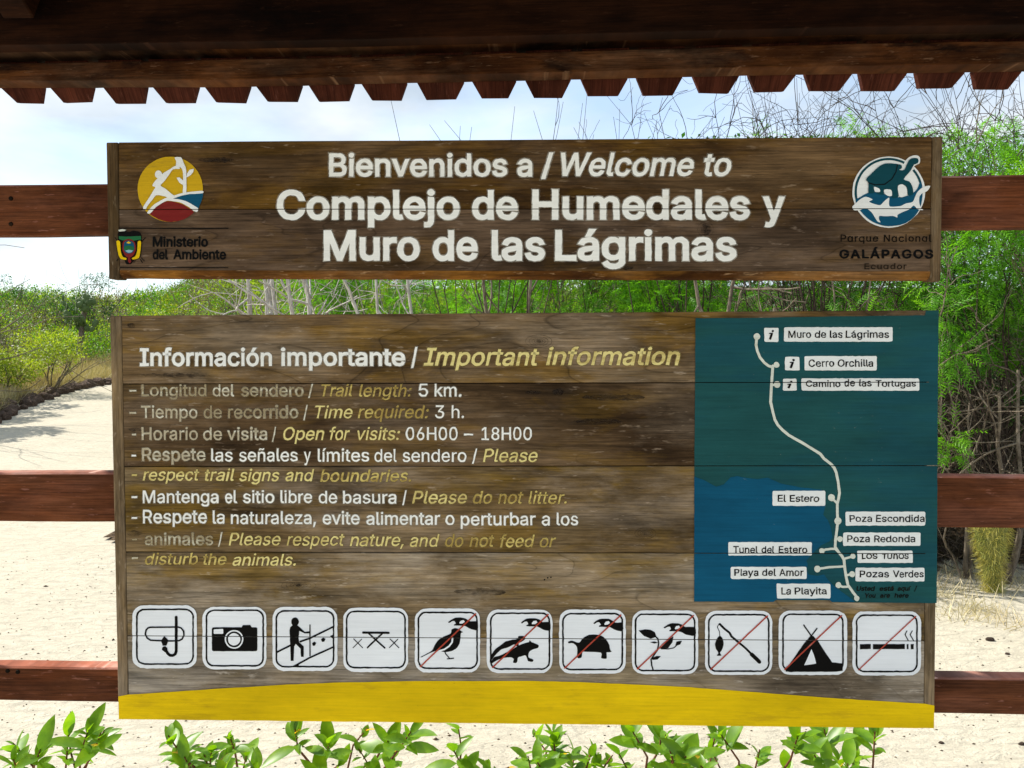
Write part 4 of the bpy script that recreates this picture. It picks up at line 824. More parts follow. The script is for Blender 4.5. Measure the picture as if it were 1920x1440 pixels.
I_('yellow line reading Please respect nature, and do not feed or', [('Please', 429, 526, 1022.5, 23.5), ('respect', 537.5, 646, 1023, 23.5), ('nature,', 656, 757, 1024, 23.5), ('and', 768, 824, 1025, 23.5), ('do', 834.5, 869, 1025, 23.5, 'yellow_worn'), ('not', 880.5, 927, 1025, 23.5, 'yellow_worn'), ('feed', 937.5, 1002.5, 1026, 23.5, 'yellow_worn'), ('or', 1012, 1042.5, 1026, 23.5, 'yellow_worn')], M['yellow_text'], bold=B1 + 1, shear=.21, halo=M['halo_y'], seed=59)
I_('yellow line reading disturb the animals', [('-', 247, 259, 1057, 25, ww), ('disturb', 272, 371, 1058.5, 21.5, 'yellow_worn'), ('the', 381, 424.5, 1059, 21.5, 'yellow_worn'), ('animals.', 436, 554.5, 1060.5, 22)], M['yellow_text'], bold=B1 + 1, shear=.21, halo=M['halo_y'], seed=60)

# --- trail map
p = Paint(0.35, 61)
p.poly([(1304, 596.5), (1400, 596), (1560, 593.5), (1735, 591.3), (1735.5, 582.6), (1760, 582.2), (1758.6, 720), (1756.5, 1131), (1650, 1130), (1560, 1129.3), (1556, 1125.5), (1455, 1124.6), (1450, 1129), (1301.5, 1128), (1302, 880)], M['teal'], 0, 14)
tm = p.link('map_panel', info, SP, 0.0013, 'teal painted trail map with white place names', GI)
p = Paint(0.4, 62)
p.poly([(1302, 894), (1320, 900), (1343, 913), (1357, 908), (1370, 895), (1382, 893), (1400, 896), (1420, 898), (1440, 896), (1462, 906), (1500, 914), (1540, 918), (1546, 926), (1548, 948), (1543, 965), (1552, 975), (1558, 990), (1561, 1008), (1555, 1015), (1540, 1022), (1530, 1032), (1518, 1044), (1512, 1052), (1515, 1058), (1512, 1068), (1517, 1077), (1532, 1080), (1545, 1077), (1555, 1090), (1571, 1105), (1583, 1113), (1599, 1124), (1603, 1129), (1560, 1128.8), (1556, 1125), (1455, 1124), (1450, 1128.5), (1301.8, 1127.5)], M['blue'], 0, 8)
p.link('sea_area', tm, SP, 0.0019, 'deep blue sea area', GI)
p = Paint(0.35, 63)
RT = M['route']
p.stroke([(1419, 631), (1417.6, 646.6), (1420, 658), (1425, 670), (1433, 680), (1441, 686), (1448, 688)], 5, RT, 0)
p.stroke([(1449, 686), (1448, 703), (1446.3, 723), (1445, 754), (1449.5, 774), (1453, 787), (1458.5, 797), (1468, 807), (1479, 816), (1492, 823.5), (1504, 830), (1517, 838), (1530, 846), (1538, 851), (1545, 860), (1558, 870), (1564, 877), (1568, 886), (1571.5, 903), (1574, 924), (1572.5, 934), (1570, 944), (1570, 962), (1571, 977), (1568.5, 998), (1566.5, 1014), (1566, 1026), (1573, 1036), (1579, 1043), (1582.5, 1050), (1583.8, 1064), (1586, 1079.5), (1590, 1097), (1599, 1110), (1609, 1123)], 5.2, RT, 0.1, w2=5)
for pts in ([(1456, 684), (1448, 688)], [(1457, 721), (1447, 722)], [(1559, 933), (1570, 944)], [(1574, 1010.5), (1568, 1010)], [(1541, 1033), (1548, 1030.5), (1558, 1029), (1566, 1029), (1572, 1035)], [(1583.5, 1047.6), (1599, 1043)], [(1532.5, 1066.7), (1555, 1063.5), (1583, 1062)], [(1597.5, 1076.4), (1586, 1079)], [(1572, 1097), (1580, 1100.5), (1590, 1100)]):
    p.stroke(pts, 4.2, RT, 0.3)
for x, y, r in ((1419, 631, 6.2), (1456, 684, 5.4), (1457, 721, 6.2), (1559, 933, 6.5), (1571, 977, 6.7), (1575, 1010.6, 5.2), (1541, 1033, 5), (1599, 1043, 4.8), (1532.5, 1066.7, 6), (1598, 1076.4, 5.4), (1572, 1097, 5.4), (1606.5, 1122, 5)):
    p.circle(x, y, r, RT, 0.6, 16, r * 1.05)
p.link('trail_line', tm, SP, 0.0022, 'white line of the trail with round stops', GI)
PLW = M['emblem_white']
def plate(x0, y0, x1, y1, words, bold=14, shear=0.0, label=None, seed=0):
    p = Paint(0.45, seed)
    p.rrect(x0 - .5, y0 - .5, x1 + .5, y1 + .5, 2.6, PLW, 0)
    for w, a, b_, yb, cap in words:
        p.word(w, a, b_, yb, cap, M['black'], bold, shear, 2.4)
    p.link('name_plate', tm, SP, 0.0021, label, GI)
def info_plate(x0, y0, x1, y1, seed):
    p = Paint(0.4, seed)
    p.rrect(x0, y0, x1, y1, 2.6, PLW, 0)
    c_ = (x0 + x1) / 2
    p.stroke([(c_ - 2.6, y1 - 4.5), (c_ + 1.2, y0 + 10)], 4.2, M['black'], 2.2, cap=False)
    p.stroke([(c_ - 4.5, y0 + 10.5), (c_ + 2.6, y0 + 10.2)], 2, M['black'], 2.6, cap=False)
    p.circle(c_ + 2.6, y0 + 6, 2.3, M['black'], 2.4, 10)
    p.link('information_plate', tm, SP, 0.0021, None, GI)
info_plate(1433, 614.6, 1459.7, 641, 1); info_plate(1471.7, 669, 1499, 694.5, 2); info_plate(1468, 710, 1493.7, 732.5, 3)
plate(1470.7, 614, 1673, 640, [('Muro', 1478, 1521, 633.4, 13.5), ('de', 1528, 1549, 633.4, 13.5), ('las', 1556, 1580, 633.4, 13.5), ('Lágrimas', 1586, 1667, 633.4, 13.5)], 12, label='plate reading Muro de las Lágrimas', seed=4)
plate(1509, 668.2, 1643.5, 694, [('Cerro', 1516, 1564.5, 687.6, 13.5), ('Orchilla', 1571, 1637, 687.6, 13.5)], 12, label='plate reading Cerro Orchilla', seed=5)
plate(1503, 710, 1723, 732, [('Camino', 1511, 1576, 725.5, 12.5), ('de', 1583, 1603, 724.5, 13.5), ('las', 1611, 1634, 724.5, 13), ('Tortugas', 1642, 1717.5, 725, 12)], 13, label='plate reading Camino de las Tortugas', seed=6)
plate(1449, 920.7, 1547, 948, [('El', 1458.5, 1474, 941, 13), ('Estero', 1481, 1536, 941, 13)], 13, label='plate reading El Estero', seed=7)
plate(1586, 959.8, 1734.4, 985, [('Poza', 1593, 1635, 978.7, 13), ('Escondida', 1643, 1733.6, 978.7, 13)], 11, label='plate reading Poza Escondida', seed=8)
plate(1581, 999, 1725.5, 1023, [('Poza', 1588.6, 1631, 1016.5, 12.8), ('Redonda', 1639, 1716, 1016.5, 12.8)], 11, label='plate reading Poza Redonda', seed=9)
plate(1366, 1017, 1521.7, 1041, [('Tunel', 1374.7, 1421, 1037, 13), ('del', 1428, 1452, 1037, 13), ('Estero', 1460, 1514, 1037, 13)], 12, label='plate reading Tunel del Estero', seed=10)
plate(1608, 1033, 1711, 1055, [('LOS', 1616, 1645, 1048.3, 10.5), ('TU', 1654, 1673, 1048.3, 10.5), ('n', 1675, 1683.5, 1048.3, 13), ('OS', 1685, 1704, 1048.3, 10.5)], 20, label='plate reading Los Tunos', seed=11)
plate(1370.4, 1063.4, 1512, 1085, [('Playa', 1376.8, 1422, 1079.8, 13), ('del', 1429, 1455, 1079.8, 13), ('Amor', 1461, 1506.4, 1079.8, 13)], 13, label='plate reading Playa del Amor', seed=12)
plate(1604.4, 1065, 1733, 1089.7, [('Pozas', 1612, 1667, 1082.6, 13), ('Verdes', 1674, 1732, 1082.6, 13)], 12, label='plate reading Pozas Verdes', seed=13)
plate(1457, 1095, 1556.7, 1121.6, [('La', 1465, 1483, 1114.7, 13), ('Playita', 1490, 1550, 1114.7, 13)], 12, label='plate reading La Playita', seed=14)
p = Paint(0.3, 15)
for w, a, b_, yb, cp in (('Usted', 1606, 1641, 1108, 9), ('está', 1649, 1676, 1108, 9), ('aquí', 1683, 1708, 1108, 9), ('/', 1714, 1719.5, 1108, 9), ('You', 1621.8, 1642, 1120.8, 8.5), ('are', 1650, 1669, 1120.8, 8.5), ('here', 1677, 1704, 1120.8, 8.5)):
    p.word(w, a, b_, yb, cp, M['black_thin'], 20, 0.18, 0)
p.link('lettering', tm, SP, 0.0021, 'black lettering reading Usted está aquí / You are here', GI)

# --- yellow band along the bottom
p = Paint(0.3, 16)
top = [(222, 1306), (240.5, 1302.5), (330, 1296.5), (440, 1289.5), (540, 1283.5), (640, 1279.5), (760, 1277.2), (900, 1276.6), (1000, 1276.8), (1090, 1279), (1180, 1283), (1280, 1287.5), (1420, 1298), (1560, 1309), (1660, 1315), (1733, 1319.5), (1752, 1323)]
p.poly(top + [(1751.4, 1365.4), (1400, 1361.6), (987, 1357), (600, 1352.6), (223, 1348.4)], M['band'], 0, 16)
p.link('yellow_band', info, SP, 0.0013, 'bright yellow painted band', [((222, 1192), (1752, 1202))])
# --- knots and dark stains in the boards
def stain(parent, x, y, rx, ry, seed, name='stain', grooves=None):
    p = Paint(0.9, seed)
    p.poly([(x + rx * math.cos(k * .5236), y + ry * math.sin(k * .5236)) for k in range(12)], M['stain'], 0, 3, 1.6)
    p.link(name, parent, SP, 0.0009, None, grooves)
def knot(parent, x, y, rx, ry, seed):
    p = Paint(0.35, seed)
    p.circle(x, y, rx * .45, M['stain'], 0.4, 12, ry * .5)
    for m_ in (.8, 1.25, 1.8, 2.5):
        q = [(x + rx * m_ * math.cos(k * .3491), y + ry * m_ * .8 * math.sin(k * .3491)) for k in range(19)]
        p.stroke(q, .7, M['stain'], 0, cap=False)
    p.link('knot', parent, SP, 0.0009)
knot(welcome, 1323, 430, 6, 7, 160)
stain(welcome, 1323, 430, 10, 11, 161); stain(welcome, 250, 470, 9, 22, 162); stain(welcome, 405, 300, 34, 5, 163); stain(welcome, 1160, 502, 30, 4, 164)
stain(info, 1047, 735, 11, 6, 165); stain(info, 1000, 736, 16, 3.5, 166); stain(info, 252, 1000, 14, 5, 167); stain(info, 246, 610, 8, 5, 168); stain(info, 1150, 745, 60, 6, 169)
stain(info, 330, 704, 66, 4, 170); stain(info, 900, 1110, 50, 7, 171); stain(info, 1120, 790, 46, 5, 172); stain(info, 253, 806, 12, 3, 173)
knot(info, 1010, 640, 10, 6, 174); knot(info, 560, 1098, 13, 5, 175); knot(info, 1210, 1000, 8, 5, 176)
p = Paint(0.1, 177)
for x, y in ((1021, 1087), (1027, 1083.5), (1033, 1082.5)): p.circle(x, y, 1.5, M['black'], 0, 8)
o_ = p.link('insect_holes', info, SP, 0.0009); o_['kind'] = 'stuff'
# --- pictograms
BK, SW, RD = M['black'], M['sign_white'], M['red']
FR = [((248, 1135, 369, 1253), (255, 1141, 363.5, 1246.7)), ((379.5, 1138, 499.5, 1255), (385.5, 1142.7, 495, 1250)), ((511, 1138, 632.5, 1258), (516.6, 1144, 627, 1251.6)),
      ((643.6, 1139.5, 765, 1260), (648.4, 1145, 761, 1253.5)), ((778, 1141, 900, 1261), (783, 1146.8, 896, 1254.6)), ((912.5, 1143, 1035.7, 1262), (918.6, 1148.3, 1031.7, 1256)),
      ((1048.6, 1143, 1173.3, 1263), (1054, 1149.2, 1168.3, 1257)), ((1185, 1144.6, 1309, 1264), (1190, 1150.3, 1304, 1258.8)), ((1322, 1145, 1448, 1265.3), (1327.5, 1151, 1443, 1260)),
      ((1460, 1145, 1588.4, 1265.5), (1466.6, 1150.4, 1582, 1259.8)), ((1598.5, 1146.3, 1727, 1266.7), (1604.7, 1152, 1721, 1260.7))]
NAMES = ['mask and snorkel', 'camera', 'hiker with a stick on a path', 'picnic table', 'crossed out hand reaching for a bird', 'crossed out hand reaching for iguanas', 'crossed out hand reaching for a tortoise',
         'crossed out hand picking a plant', 'crossed out fishing rod and fish', 'crossed out tent', 'crossed out cigarette']
fa = mapper(4.683, 230, 1110, False); fb = mapper(4.571, 620, 1110); fc = mapper(4.571, 1030, 1110); fd = mapper(5.647, 1440, 1110, False)
def hand(p, f, dx, dy, xe):
    # dx,dy offset of the hand in crop pixels; xe right edge at the frame
    g = lambda pts: f([(x + dx, y + dy) for x, y in pts])
    p.poly(g([(1008, 258), (1030, 240), (1065, 222), (1130, 220), (1165, 232), (1195, 252), (xe, 255), (xe, 325), (1200, 318), (1150, 292), (1060, 288), (1058, 278), (1072, 270), (1060, 250), (1040, 250), (1018, 264)]), BK, 0, 5)
    p.poly(g([(1102, 262), (1115, 245), (1140, 240), (1150, 256), (1130, 270), (1105, 272)]), SW, 1.4, 5)
for k in range(11):
    o, i_ = FR[k]
    p = Paint(0.5, 70 + k)
    p.rrect(o[0], o[1], o[2], o[3], 21, SW, 0)
    pan = p.link('pictogram_panel', info, SP, 0.0013, 'white square panel with black pictogram of ' + NAMES[k], GI)
    p = Paint(0.45, 90 + k)
    p.rrect(i_[0], i_[1], i_[2], i_[3], 16, BK, 0, hole=3.1)
    p.link('border', pan, SP, 0.0018, None, GI)
    p = Paint(0.3, 110 + k)
    if k == 0:
        p.stroke(fa([(470, 222), (470, 520), (462, 545), (440, 558), (415, 556), (395, 540), (382, 515), (372, 490)]), 5.4, BK, 0)
        p.stroke(fa([(240, 310), (488, 308), (515, 318), (535, 345), (538, 380), (522, 412), (495, 428), (400, 430), (245, 424), (215, 405), (199, 370), (205, 335), (222, 316), (240, 310)]), 2.9, BK, 0.4)
        p.poly(fa([(365, 388), (402, 425), (385, 470), (352, 472), (335, 428)]), BK, 0.8, 5)
        p.poly(fa([(360, 478), (390, 490), (398, 535), (372, 530), (345, 508), (345, 490)]), BK, 1.2, 5)
    elif k == 1:
        p.rrect(*fa([(783, 310)])[0], *fa([(1182, 520)])[0], 3, BK, 0)
        p.poly(fa([(1040, 318), (1055, 292), (1120, 290), (1135, 315)]), BK, 0.4, 5)
        p.rrect(*fa([(800, 326)])[0], *fa([(884, 368)])[0], 1.5, SW, 1)
        for r_, m_, la in ((82, SW, 1), (70, BK, 2), (53, SW, 3)): p.circle(*fa([(978, 416)])[0], r_ / 4.683, m_, la, 26)
        p.circle(*fa([(978, 416)])[0], 61 / 4.683, BK, 2.4, 26); p.circle(*fa([(978, 416)])[0], 54 / 4.683, SW, 3.2, 26)
    elif k == 2:
        p.circle(*fa([(1513, 262)])[0], 7.2, BK, 0.2, 18, 8)
        p.poly(fa([(1495, 288), (1530, 288), (1560, 315), (1600, 350), (1640, 345), (1648, 362), (1600, 365), (1552, 340), (1545, 400), (1550, 440), (1590, 480), (1590, 570), (1565, 570), (1562, 500), (1520, 455), (1505, 480), (1502, 605), (1475, 605), (1472, 480), (1468, 400), (1464, 340), (1472, 310)]), BK, 0, 5)
        p.stroke(fa([(1645, 290), (1644, 400), (1645, 560)]), 2.2, BK, 0.5)
        p.stroke(fa([(1350, 530), (1475, 468)]), 3.3, BK, 0.5); p.stroke(fa([(1560, 435), (1640, 408), (1850, 305)]), 3.3, BK, 0.5)
        p.stroke(fa([(1500, 655), (1640, 578), (1852, 482)]), 3.3, BK, 0.6)
        p.poly(fa([(1490, 660), (1548, 628), (1545, 662)]), BK, 0.8, 5)
        for x, y in ((1682, 455), (1762, 420)): p.poly(fa([(x - 20, y - 5), (x, y - 20), (x + 20, y - 8), (x + 8, y + 16), (x - 12, y + 18)]), BK, 0.2, 5)
        p.poly(fa([(1822, 388), (1855, 372), (1855, 410), (1838, 408)]), BK, 0.2, 5)
    elif k == 3:
        p.stroke(fb([(278, 348), (495, 350)]), 4.2, BK, 0)
        p.stroke(fb([(325, 355), (462, 478)]), 3, BK, 0.4); p.stroke(fb([(438, 360), (315, 476)]), 3, BK, 0.6)
        for x in (232, 543):
            p.stroke(fb([(x - 35, 402), (x + 42, 478)]), 1.7, BK, 0.2); p.stroke(fb([(x + 33, 405), (x - 40, 478)]), 1.5, BK, 0.5)
    elif k == 4:
        hand(p, fb, 0, 0, 1258)
        p.poly(fb([(1030, 355), (1035, 325), (1060, 310), (1095, 315), (1118, 335), (1135, 346), (1115, 352), (1112, 400), (1105, 440), (1075, 485), (1030, 508), (975, 515), (925, 505), (870, 515), (780, 560), (775, 555), (865, 505), (890, 455), (930, 405), (985, 375)]), BK, 0, 5)
        p.stroke(fb([(1045, 395), (1040, 430), (1015, 465), (975, 492), (930, 505)]), 3.0, SW, 1.6)
        p.stroke(fb([(978, 510), (985, 530), (1020, 570)]), 2, BK, 0.6); p.stroke(fb([(1000, 574), (1052, 568)]), 2, BK, 0.6)
    elif k == 5:
        hand(p, fb, 622, 5, 1258)
        p.poly(fb([(1372, 600), (1400, 560), (1450, 545), (1500, 520), (1560, 490), (1600, 465), (1660, 440), (1700, 430), (1705, 415), (1725, 432), (1765, 445), (1785, 460), (1775, 480), (1740, 490), (1700, 515), (1695, 560), (1735, 580), (1730, 598), (1690, 590), (1675, 545), (1640, 550), (1605, 562), (1600, 590), (1590, 606), (1562, 605), (1570, 575), (1545, 560), (1500, 562), (1450, 575), (1400, 600), (1372, 618)]), BK, 0, 5)
        p.poly(fb([(1372, 590), (1375, 545), (1410, 490), (1460, 455), (1500, 425), (1560, 410), (1600, 400), (1610, 380), (1650, 378), (1668, 400), (1640, 425), (1610, 440), (1615, 470), (1590, 462), (1570, 450), (1520, 475), (1470, 490), (1430, 520), (1395, 560)]), BK, 0.5, 5)
    elif k == 6:
        hand(p, fc, -630, 10, 1258)
        p.poly(fc([(162, 425), (195, 418), (255, 435), (290, 395), (340, 368), (400, 365), (450, 378), (490, 412), (515, 460), (520, 495), (535, 512), (512, 518), (490, 520), (492, 568), (445, 566), (442, 520), (320, 512), (282, 515), (278, 560), (240, 562), (238, 475), (205, 440), (165, 438)]), BK, 0, 5)
    elif k == 7:
        hand(p, fc, -28, 48, 1278)
        p.poly(fc([(765, 330), (820, 320), (870, 325), (905, 345), (918, 385), (870, 400), (810, 378)]), BK, 0, 5)
        p.stroke(mapper(4.571, 1030, 1110, False)([(905, 375), (930, 400), (938, 440), (925, 500), (890, 550), (872, 580), (878, 630), (892, 675)]), 2.6, BK, 0.4)
        p.poly(fc([(862, 430), (900, 425), (935, 435), (900, 442)]), BK, 0.8, 5)
        p.poly(fc([(938, 480), (965, 445), (1010, 410), (1065, 380), (1055, 430), (1020, 480), (970, 492)]), BK, 0.8, 5)
        p.stroke(fc([(960, 488), (1020, 488), (1065, 480), (1090, 460)]), 1.8, BK, 0.5)
        p.poly(fc([(1080, 465), (1090, 425), (1138, 418), (1120, 450)]), BK, 0.8, 5)
        p.poly(fc([(878, 565), (920, 548), (955, 550), (925, 580), (885, 582)]), BK, 0.8, 5)
    elif k == 8:
        p.stroke(fc([(1462, 275), (1500, 315), (1545, 350), (1560, 380), (1620, 430), (1680, 480), (1740, 540)]), 4.0, BK, 0)
        p.stroke(fc([(1735, 535), (1800, 598)]), 7.2, BK, 0.3)
        p.stroke(fc([(1456, 272), (1440, 300), (1458, 340), (1462, 385)]), 1.4, BK, 0.2)
        p.poly(fc([(1462, 375), (1485, 400), (1493, 445), (1480, 495), (1462, 522), (1475, 545), (1436, 545), (1450, 522), (1430, 490), (1420, 445), (1438, 400)]), BK, 0.4, 5)
    elif k == 9:
        p.poly(fd([(445, 470), (478, 465), (530, 520), (600, 630), (680, 745), (795, 755), (790, 835), (740, 843), (190, 843), (185, 820), (260, 720), (370, 560)]), BK, 0, 6)
        p.poly(fd([(460, 605), (485, 660), (510, 758), (385, 775)]), SW, 1.6, 6)
        p.stroke(fd([(378, 350), (465, 475)]), 2.6, BK, 0.4); p.stroke(fd([(520, 385), (455, 470)]), 2.4, BK, 0.8)
    elif k == 10:
        for x0, x1 in ((975, 1088), (1112, 1448), (1470, 1488), (1512, 1542)): p.poly(fd([(x0, 553), (x1, 551), (x1, 604), (x0, 606)]), BK, 0, 6)
        p.stroke(fd([(1472, 412), (1452, 450), (1485, 515)]), 1.8, BK, 0.3); p.stroke(fd([(1528, 412), (1505, 450), (1542, 515)]), 1.8, BK, 0.3)
    p.link('symbol', pan, SP, 0.0020, None, GI)
    if k >= 4:
        p = Paint(0.3, 130 + k)
        p.stroke([(i_[0] + 5, i_[3] - 4.5), (lerp(i_[0], i_[2], .45), lerp(i_[3], i_[1], .45)), (i_[2] - 4, i_[1] + 4)], 2.6 if k != 10 else 2.2, RD, 0)
        p.link('red_slash', pan, SP, 0.0028, None, GI)
# ------------------------------------------------------------------ shelter: rails, posts, eave, roof
shelter = thing('wooden_shelter', 'dark red timber shelter with rails behind the signs and a toothed shingle eave', 'shelter', (0, 1.7, 0), RZ)
RP = (1.600 + 0.0335, YAW)
def rail(lt, lb, rt, rb):
    # (px,py) at the left and right picture edge; carried on past both
    def ext(a, b, x): return (x, a[1] + (b[1] - a[1]) * (x - a[0]) / (b[0] - a[0]))
    c = [ext(lt, rt, -520), ext(lt, rt, 2400), ext(lb, rb, 2400), ext(lb, rb, -520)]
    bm = slab(c, RP, 0, 0.040, 0.0035, rough=1.6, nx=40, seed=lt[1])
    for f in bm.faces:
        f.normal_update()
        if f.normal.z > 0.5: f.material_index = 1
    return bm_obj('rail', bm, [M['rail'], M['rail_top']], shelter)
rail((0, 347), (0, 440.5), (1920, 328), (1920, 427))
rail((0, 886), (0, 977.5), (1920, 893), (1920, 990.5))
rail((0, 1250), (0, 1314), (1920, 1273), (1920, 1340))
for sx in (-1.47, 1.49):
    bm = bmesh.new()
    bmesh.ops.create_cube(bm, size=1.0)
    y0 = 1.60 + YAW * sx + 0.0335 + 0.041 + 0.06
    bmesh.ops.transform(bm, matrix=Matrix.Translation((sx, y0, 1.12)) @ Matrix.Diagonal((0.12, 0.118, 2.30, 1)), verts=bm.verts)
    bmesh.ops.bevel(bm, geom=bm.edges[:], offset=0.006, segments=1, affect='EDGES')
    bm_obj('post', bm, M['rail'], shelter)
# nail heads on the upper left rail
def nail(px, py):
    bm = bmesh.new()
    bmesh.ops.create_cone(bm, cap_ends=True, segments=10, radius1=0.0045, radius2=0.0035, depth=0.003)
    P = on_plane(px, py, RP[0] - 0.0012, RP[1])
    bmesh.ops.transform(bm, matrix=Matrix.Translation(P) @ Matrix.Rotation(math.pi / 2, 4, 'X'), verts=bm.verts)
    bm_obj('nail', bm, M['black_thin'], shelter)
for q in ((20, 372), (20, 420), (14, 1258), (33, 1260)): nail(*q)

EB = -0.094
EP = (2.00, EB)
def eline(pts):  # piecewise line through photograph points
    def f(x):
        if x <= pts[0][0]: a, b = pts[0], pts[1]
        elif x >= pts[-1][0]: a, b = pts[-2], pts[-1]
        else:
            for a, b in zip(pts, pts[1:]):
                if a[0] <= x <= b[0]: break
        return a[1] + (b[1] - a[1]) * (x - a[0]) / (b[0] - a[0])
    return f
notch = eline([(0, 166), (470, 163.5), (785, 156), (1080, 150), (1400, 142.5), (1700, 138), (1920, 135)])
ptop = eline([(0, 119), (600, 108), (960, 99), (1560, 82), (1920, 76)])
def board(name, fT, fB, plane, off, depth, mat, x0=-260, x1=2180, nx=50, rough=1.2, seed=1, label=None):
    a, b = plane
    bm = bmesh.new(); R = []
    for i in range(nx + 1):
        x = lerp(x0, x1, i / nx)
        yt = fT(x) + noise.noise(Vector((x * .012, seed, 1))) * rough
        yb = fB(x) + noise.noise(Vector((x * .02, seed, 9))) * rough
        bk = Vector((0, depth, 0))
        A = on_plane(x, yt, a - off, b); B = on_plane(x, yb, a - off + depth, b) - bk
        R.append([bm.verts.new(v) for v in (A, B, B + bk, A + bk)])
    for i in range(nx):
        for k in range(4):
            bm.faces.new((R[i][k], R[i][(k + 1) % 4], R[i + 1][(k + 1) % 4], R[i + 1][k]))
    bm.faces.new(R[0]); bm.faces.new(R[-1][::-1])
    bmesh.ops.recalc_face_normals(bm, faces=bm.faces)
    ed = [e for e in bm.edges if len(e.link_faces) == 2 and e.calc_face_angle() > 0.6]
    bmesh.ops.bevel(bm, geom=ed, offset=0.002, segments=1, affect='EDGES')
    return bm_obj(name, bm, M[mat], shelter, label=label)
board('purlin', ptop, notch, EP, 0.0, 0.06, 'purlin', label='mould stained eave beam')
board('fascia_board', lambda x: ptop(x) - lerp(50, 42, x / 1920), lambda x: ptop(x) + 3.0, EP, 0.030, 0.088, 'purlin', seed=3, rough=.8)
board('header_beam', lambda x: ptop(x) - 130, lambda x: ptop(x) - lerp(20, 14, x / 1920), EP, 0.085, 0.05, 'roof', seed=5, rough=.8)
# shingles: tapered ends hanging past the beam
TE_ = [(30, 76, 193), (121, 168, 192), (219, 267, 195), (311, 363, 193), (407, 459, 193), (502, 555, 191), (599, 652, 190), (697, 750, 188), (800, 856, 186), (902, 953, 185), (1001, 1054, 182.5), (1104, 1159, 179.5), (1207, 1260, 178.5),
       (1312, 1365, 175), (1415, 1470, 172), (1520, 1574, 171.5), (1621, 1676, 171.5), (1726, 1783, 166), (1832, 1888, 167)]
TE_ = [(-62, -14, 194), (-155, -107, 195), (-248, -200, 196)] + TE_ + [(1938, 1994, 165), (2044, 2100, 164), (2150, 2206, 163)]
HW = []
for i, (a_, b_, yb) in enumerate(TE_):
    sL = lerp(28, 5, (a_ + b_) / 3840); sR = lerp(3, 28, (a_ + b_) / 3840)
    yn = notch((a_ + b_) / 2)
    dback, drop = 0.075, 0.0
    P0 = EP[0] + 0.062
    tip = 0.025
    T0 = on_plane(a_ - sL, yn, P0, EB); T1 = on_plane(b_ + sR, yn, P0, EB)
    B0 = on_plane(a_ + random.uniform(-2, 2), yb + random.uniform(-1.5, 1), P0 + tip, EB); B1 = on_plane(b_ + random.uniform(-2, 2), yb + random.uniform(-1.5, 1), P0 + tip, EB)
    # the board carries on upwards over the beam, along the roof slope
    upv = (T0 + T1) / 2 - (B0 + B1) / 2
    th = Vector((0, 0.018, 0.004))
    S0 = T0 + Vector((0, -0.055, 0.135)); S1 = T1 + Vector((0, -0.055, 0.135))
    bm = bmesh.new()
    fr = [bm.verts.new(v) for v in (B0, B1, T1, S1, S0, T0)]
    bk = [bm.verts.new(v + th) for v in (B0, B1, T1, S1, S0, T0)]
    bm.faces.new((fr[0], fr[1], fr[2], fr[5])); bm.faces.new((fr[5], fr[2], fr[3], fr[4]))
    bm.faces.new((bk[5], bk[2], bk[1], bk[0])); bm.faces.new((bk[4], bk[3], bk[2], bk[5]))
    for k in range(6):
        bm.faces.new((fr[(k + 1) % 6], fr[k], bk[k], bk[(k + 1) % 6]))
    bmesh.ops.recalc_face_normals(bm, faces=bm.faces)
    bm_obj('shingle', bm, M['shingle'], shelter)
# roof slopes: boards above the rafters
zE = on_plane(960, ptop(960) - 60, EP[0], EB).z + 0.0
eave_far = Vector((0, 2.06, zE + 0.03)); ridge = Vector((0, 1.50, zE + 0.34)); eave_near = Vector((0, 0.95, zE + 0.10))
def roof_board(A, B, t0, t1, mat):
    bm = bmesh.new()
    d = (B - A).normalized(); nrm = Vector((0, -d.z, d.y)); 
    if nrm.z < 0: nrm = -nrm
    p0, p1 = A + (B - A) * t0, A + (B - A) * t1
    vs = []
    for x in (-1.75, 1.75):
        for p_ in (p0, p1):
            for h in (0, 0.02):
                v = p_ + nrm * h; v = Vector((x, v.y + EB * 0.3 * x, v.z)); vs.append(bm.verts.new(v))
    for f in ((0, 1, 3, 2), (4, 6, 7, 5), (0, 2, 6, 4), (1, 5, 7, 3), (0, 4, 5, 1), (2, 3, 7, 6)): bm.faces.new([vs[i] for i in f])
    bmesh.ops.recalc_face_normals(bm, faces=bm.faces)
    bm_obj('roof_board', bm, M[mat], shelter)
for k in range(6): roof_board(eave_far, ridge, (k + .01) / 6, (k + .99) / 6, 'roof')
for k in range(6): roof_board(eave_near, ridge, (k + .01) / 6, (k + .99) / 6, 'roof')
def beam(p, q, w, h, mat, name):
    d = (q - p); l = d.length; d.normalize()
    s = d.cross(Vector((0, 0, 1))).normalized(); u = s.cross(d)
    bm = bmesh.new()
    vs = [bm.verts.new(o + s * (i * w / 2) + u * (j * h / 2)) for o in (p, q) for i, j in ((-1, -1), (1, -1), (1, 1), (-1, 1))]
    for f in ((0, 1, 2, 3), (7, 6, 5, 4), (0, 4, 5, 1), (1, 5, 6, 2), (2, 6, 7, 3), (3, 7, 4, 0)): bm.faces.new([vs[i] for i in f])
    bmesh.ops.recalc_face_normals(bm, faces=bm.faces)
    bmesh.ops.bevel(bm, geom=bm.edges[:], offset=0.003, segments=1, affect='EDGES')
    bm_obj(name, bm, M[mat], shelter)
P1 = at(44, 62, 1.99 + 0.0)
for xx in (P1.x, 0.12, 1.38):
    off = Vector((xx, EB * .3 * xx, -0.052))
    beam(eave_far + off + Vector((0, -0.10, 0.05)), ridge + off, 0.07, 0.08, 'roof', 'rafter')
    beam(eave_near + off, ridge + off, 0.07, 0.08, 'roof', 'rafter')
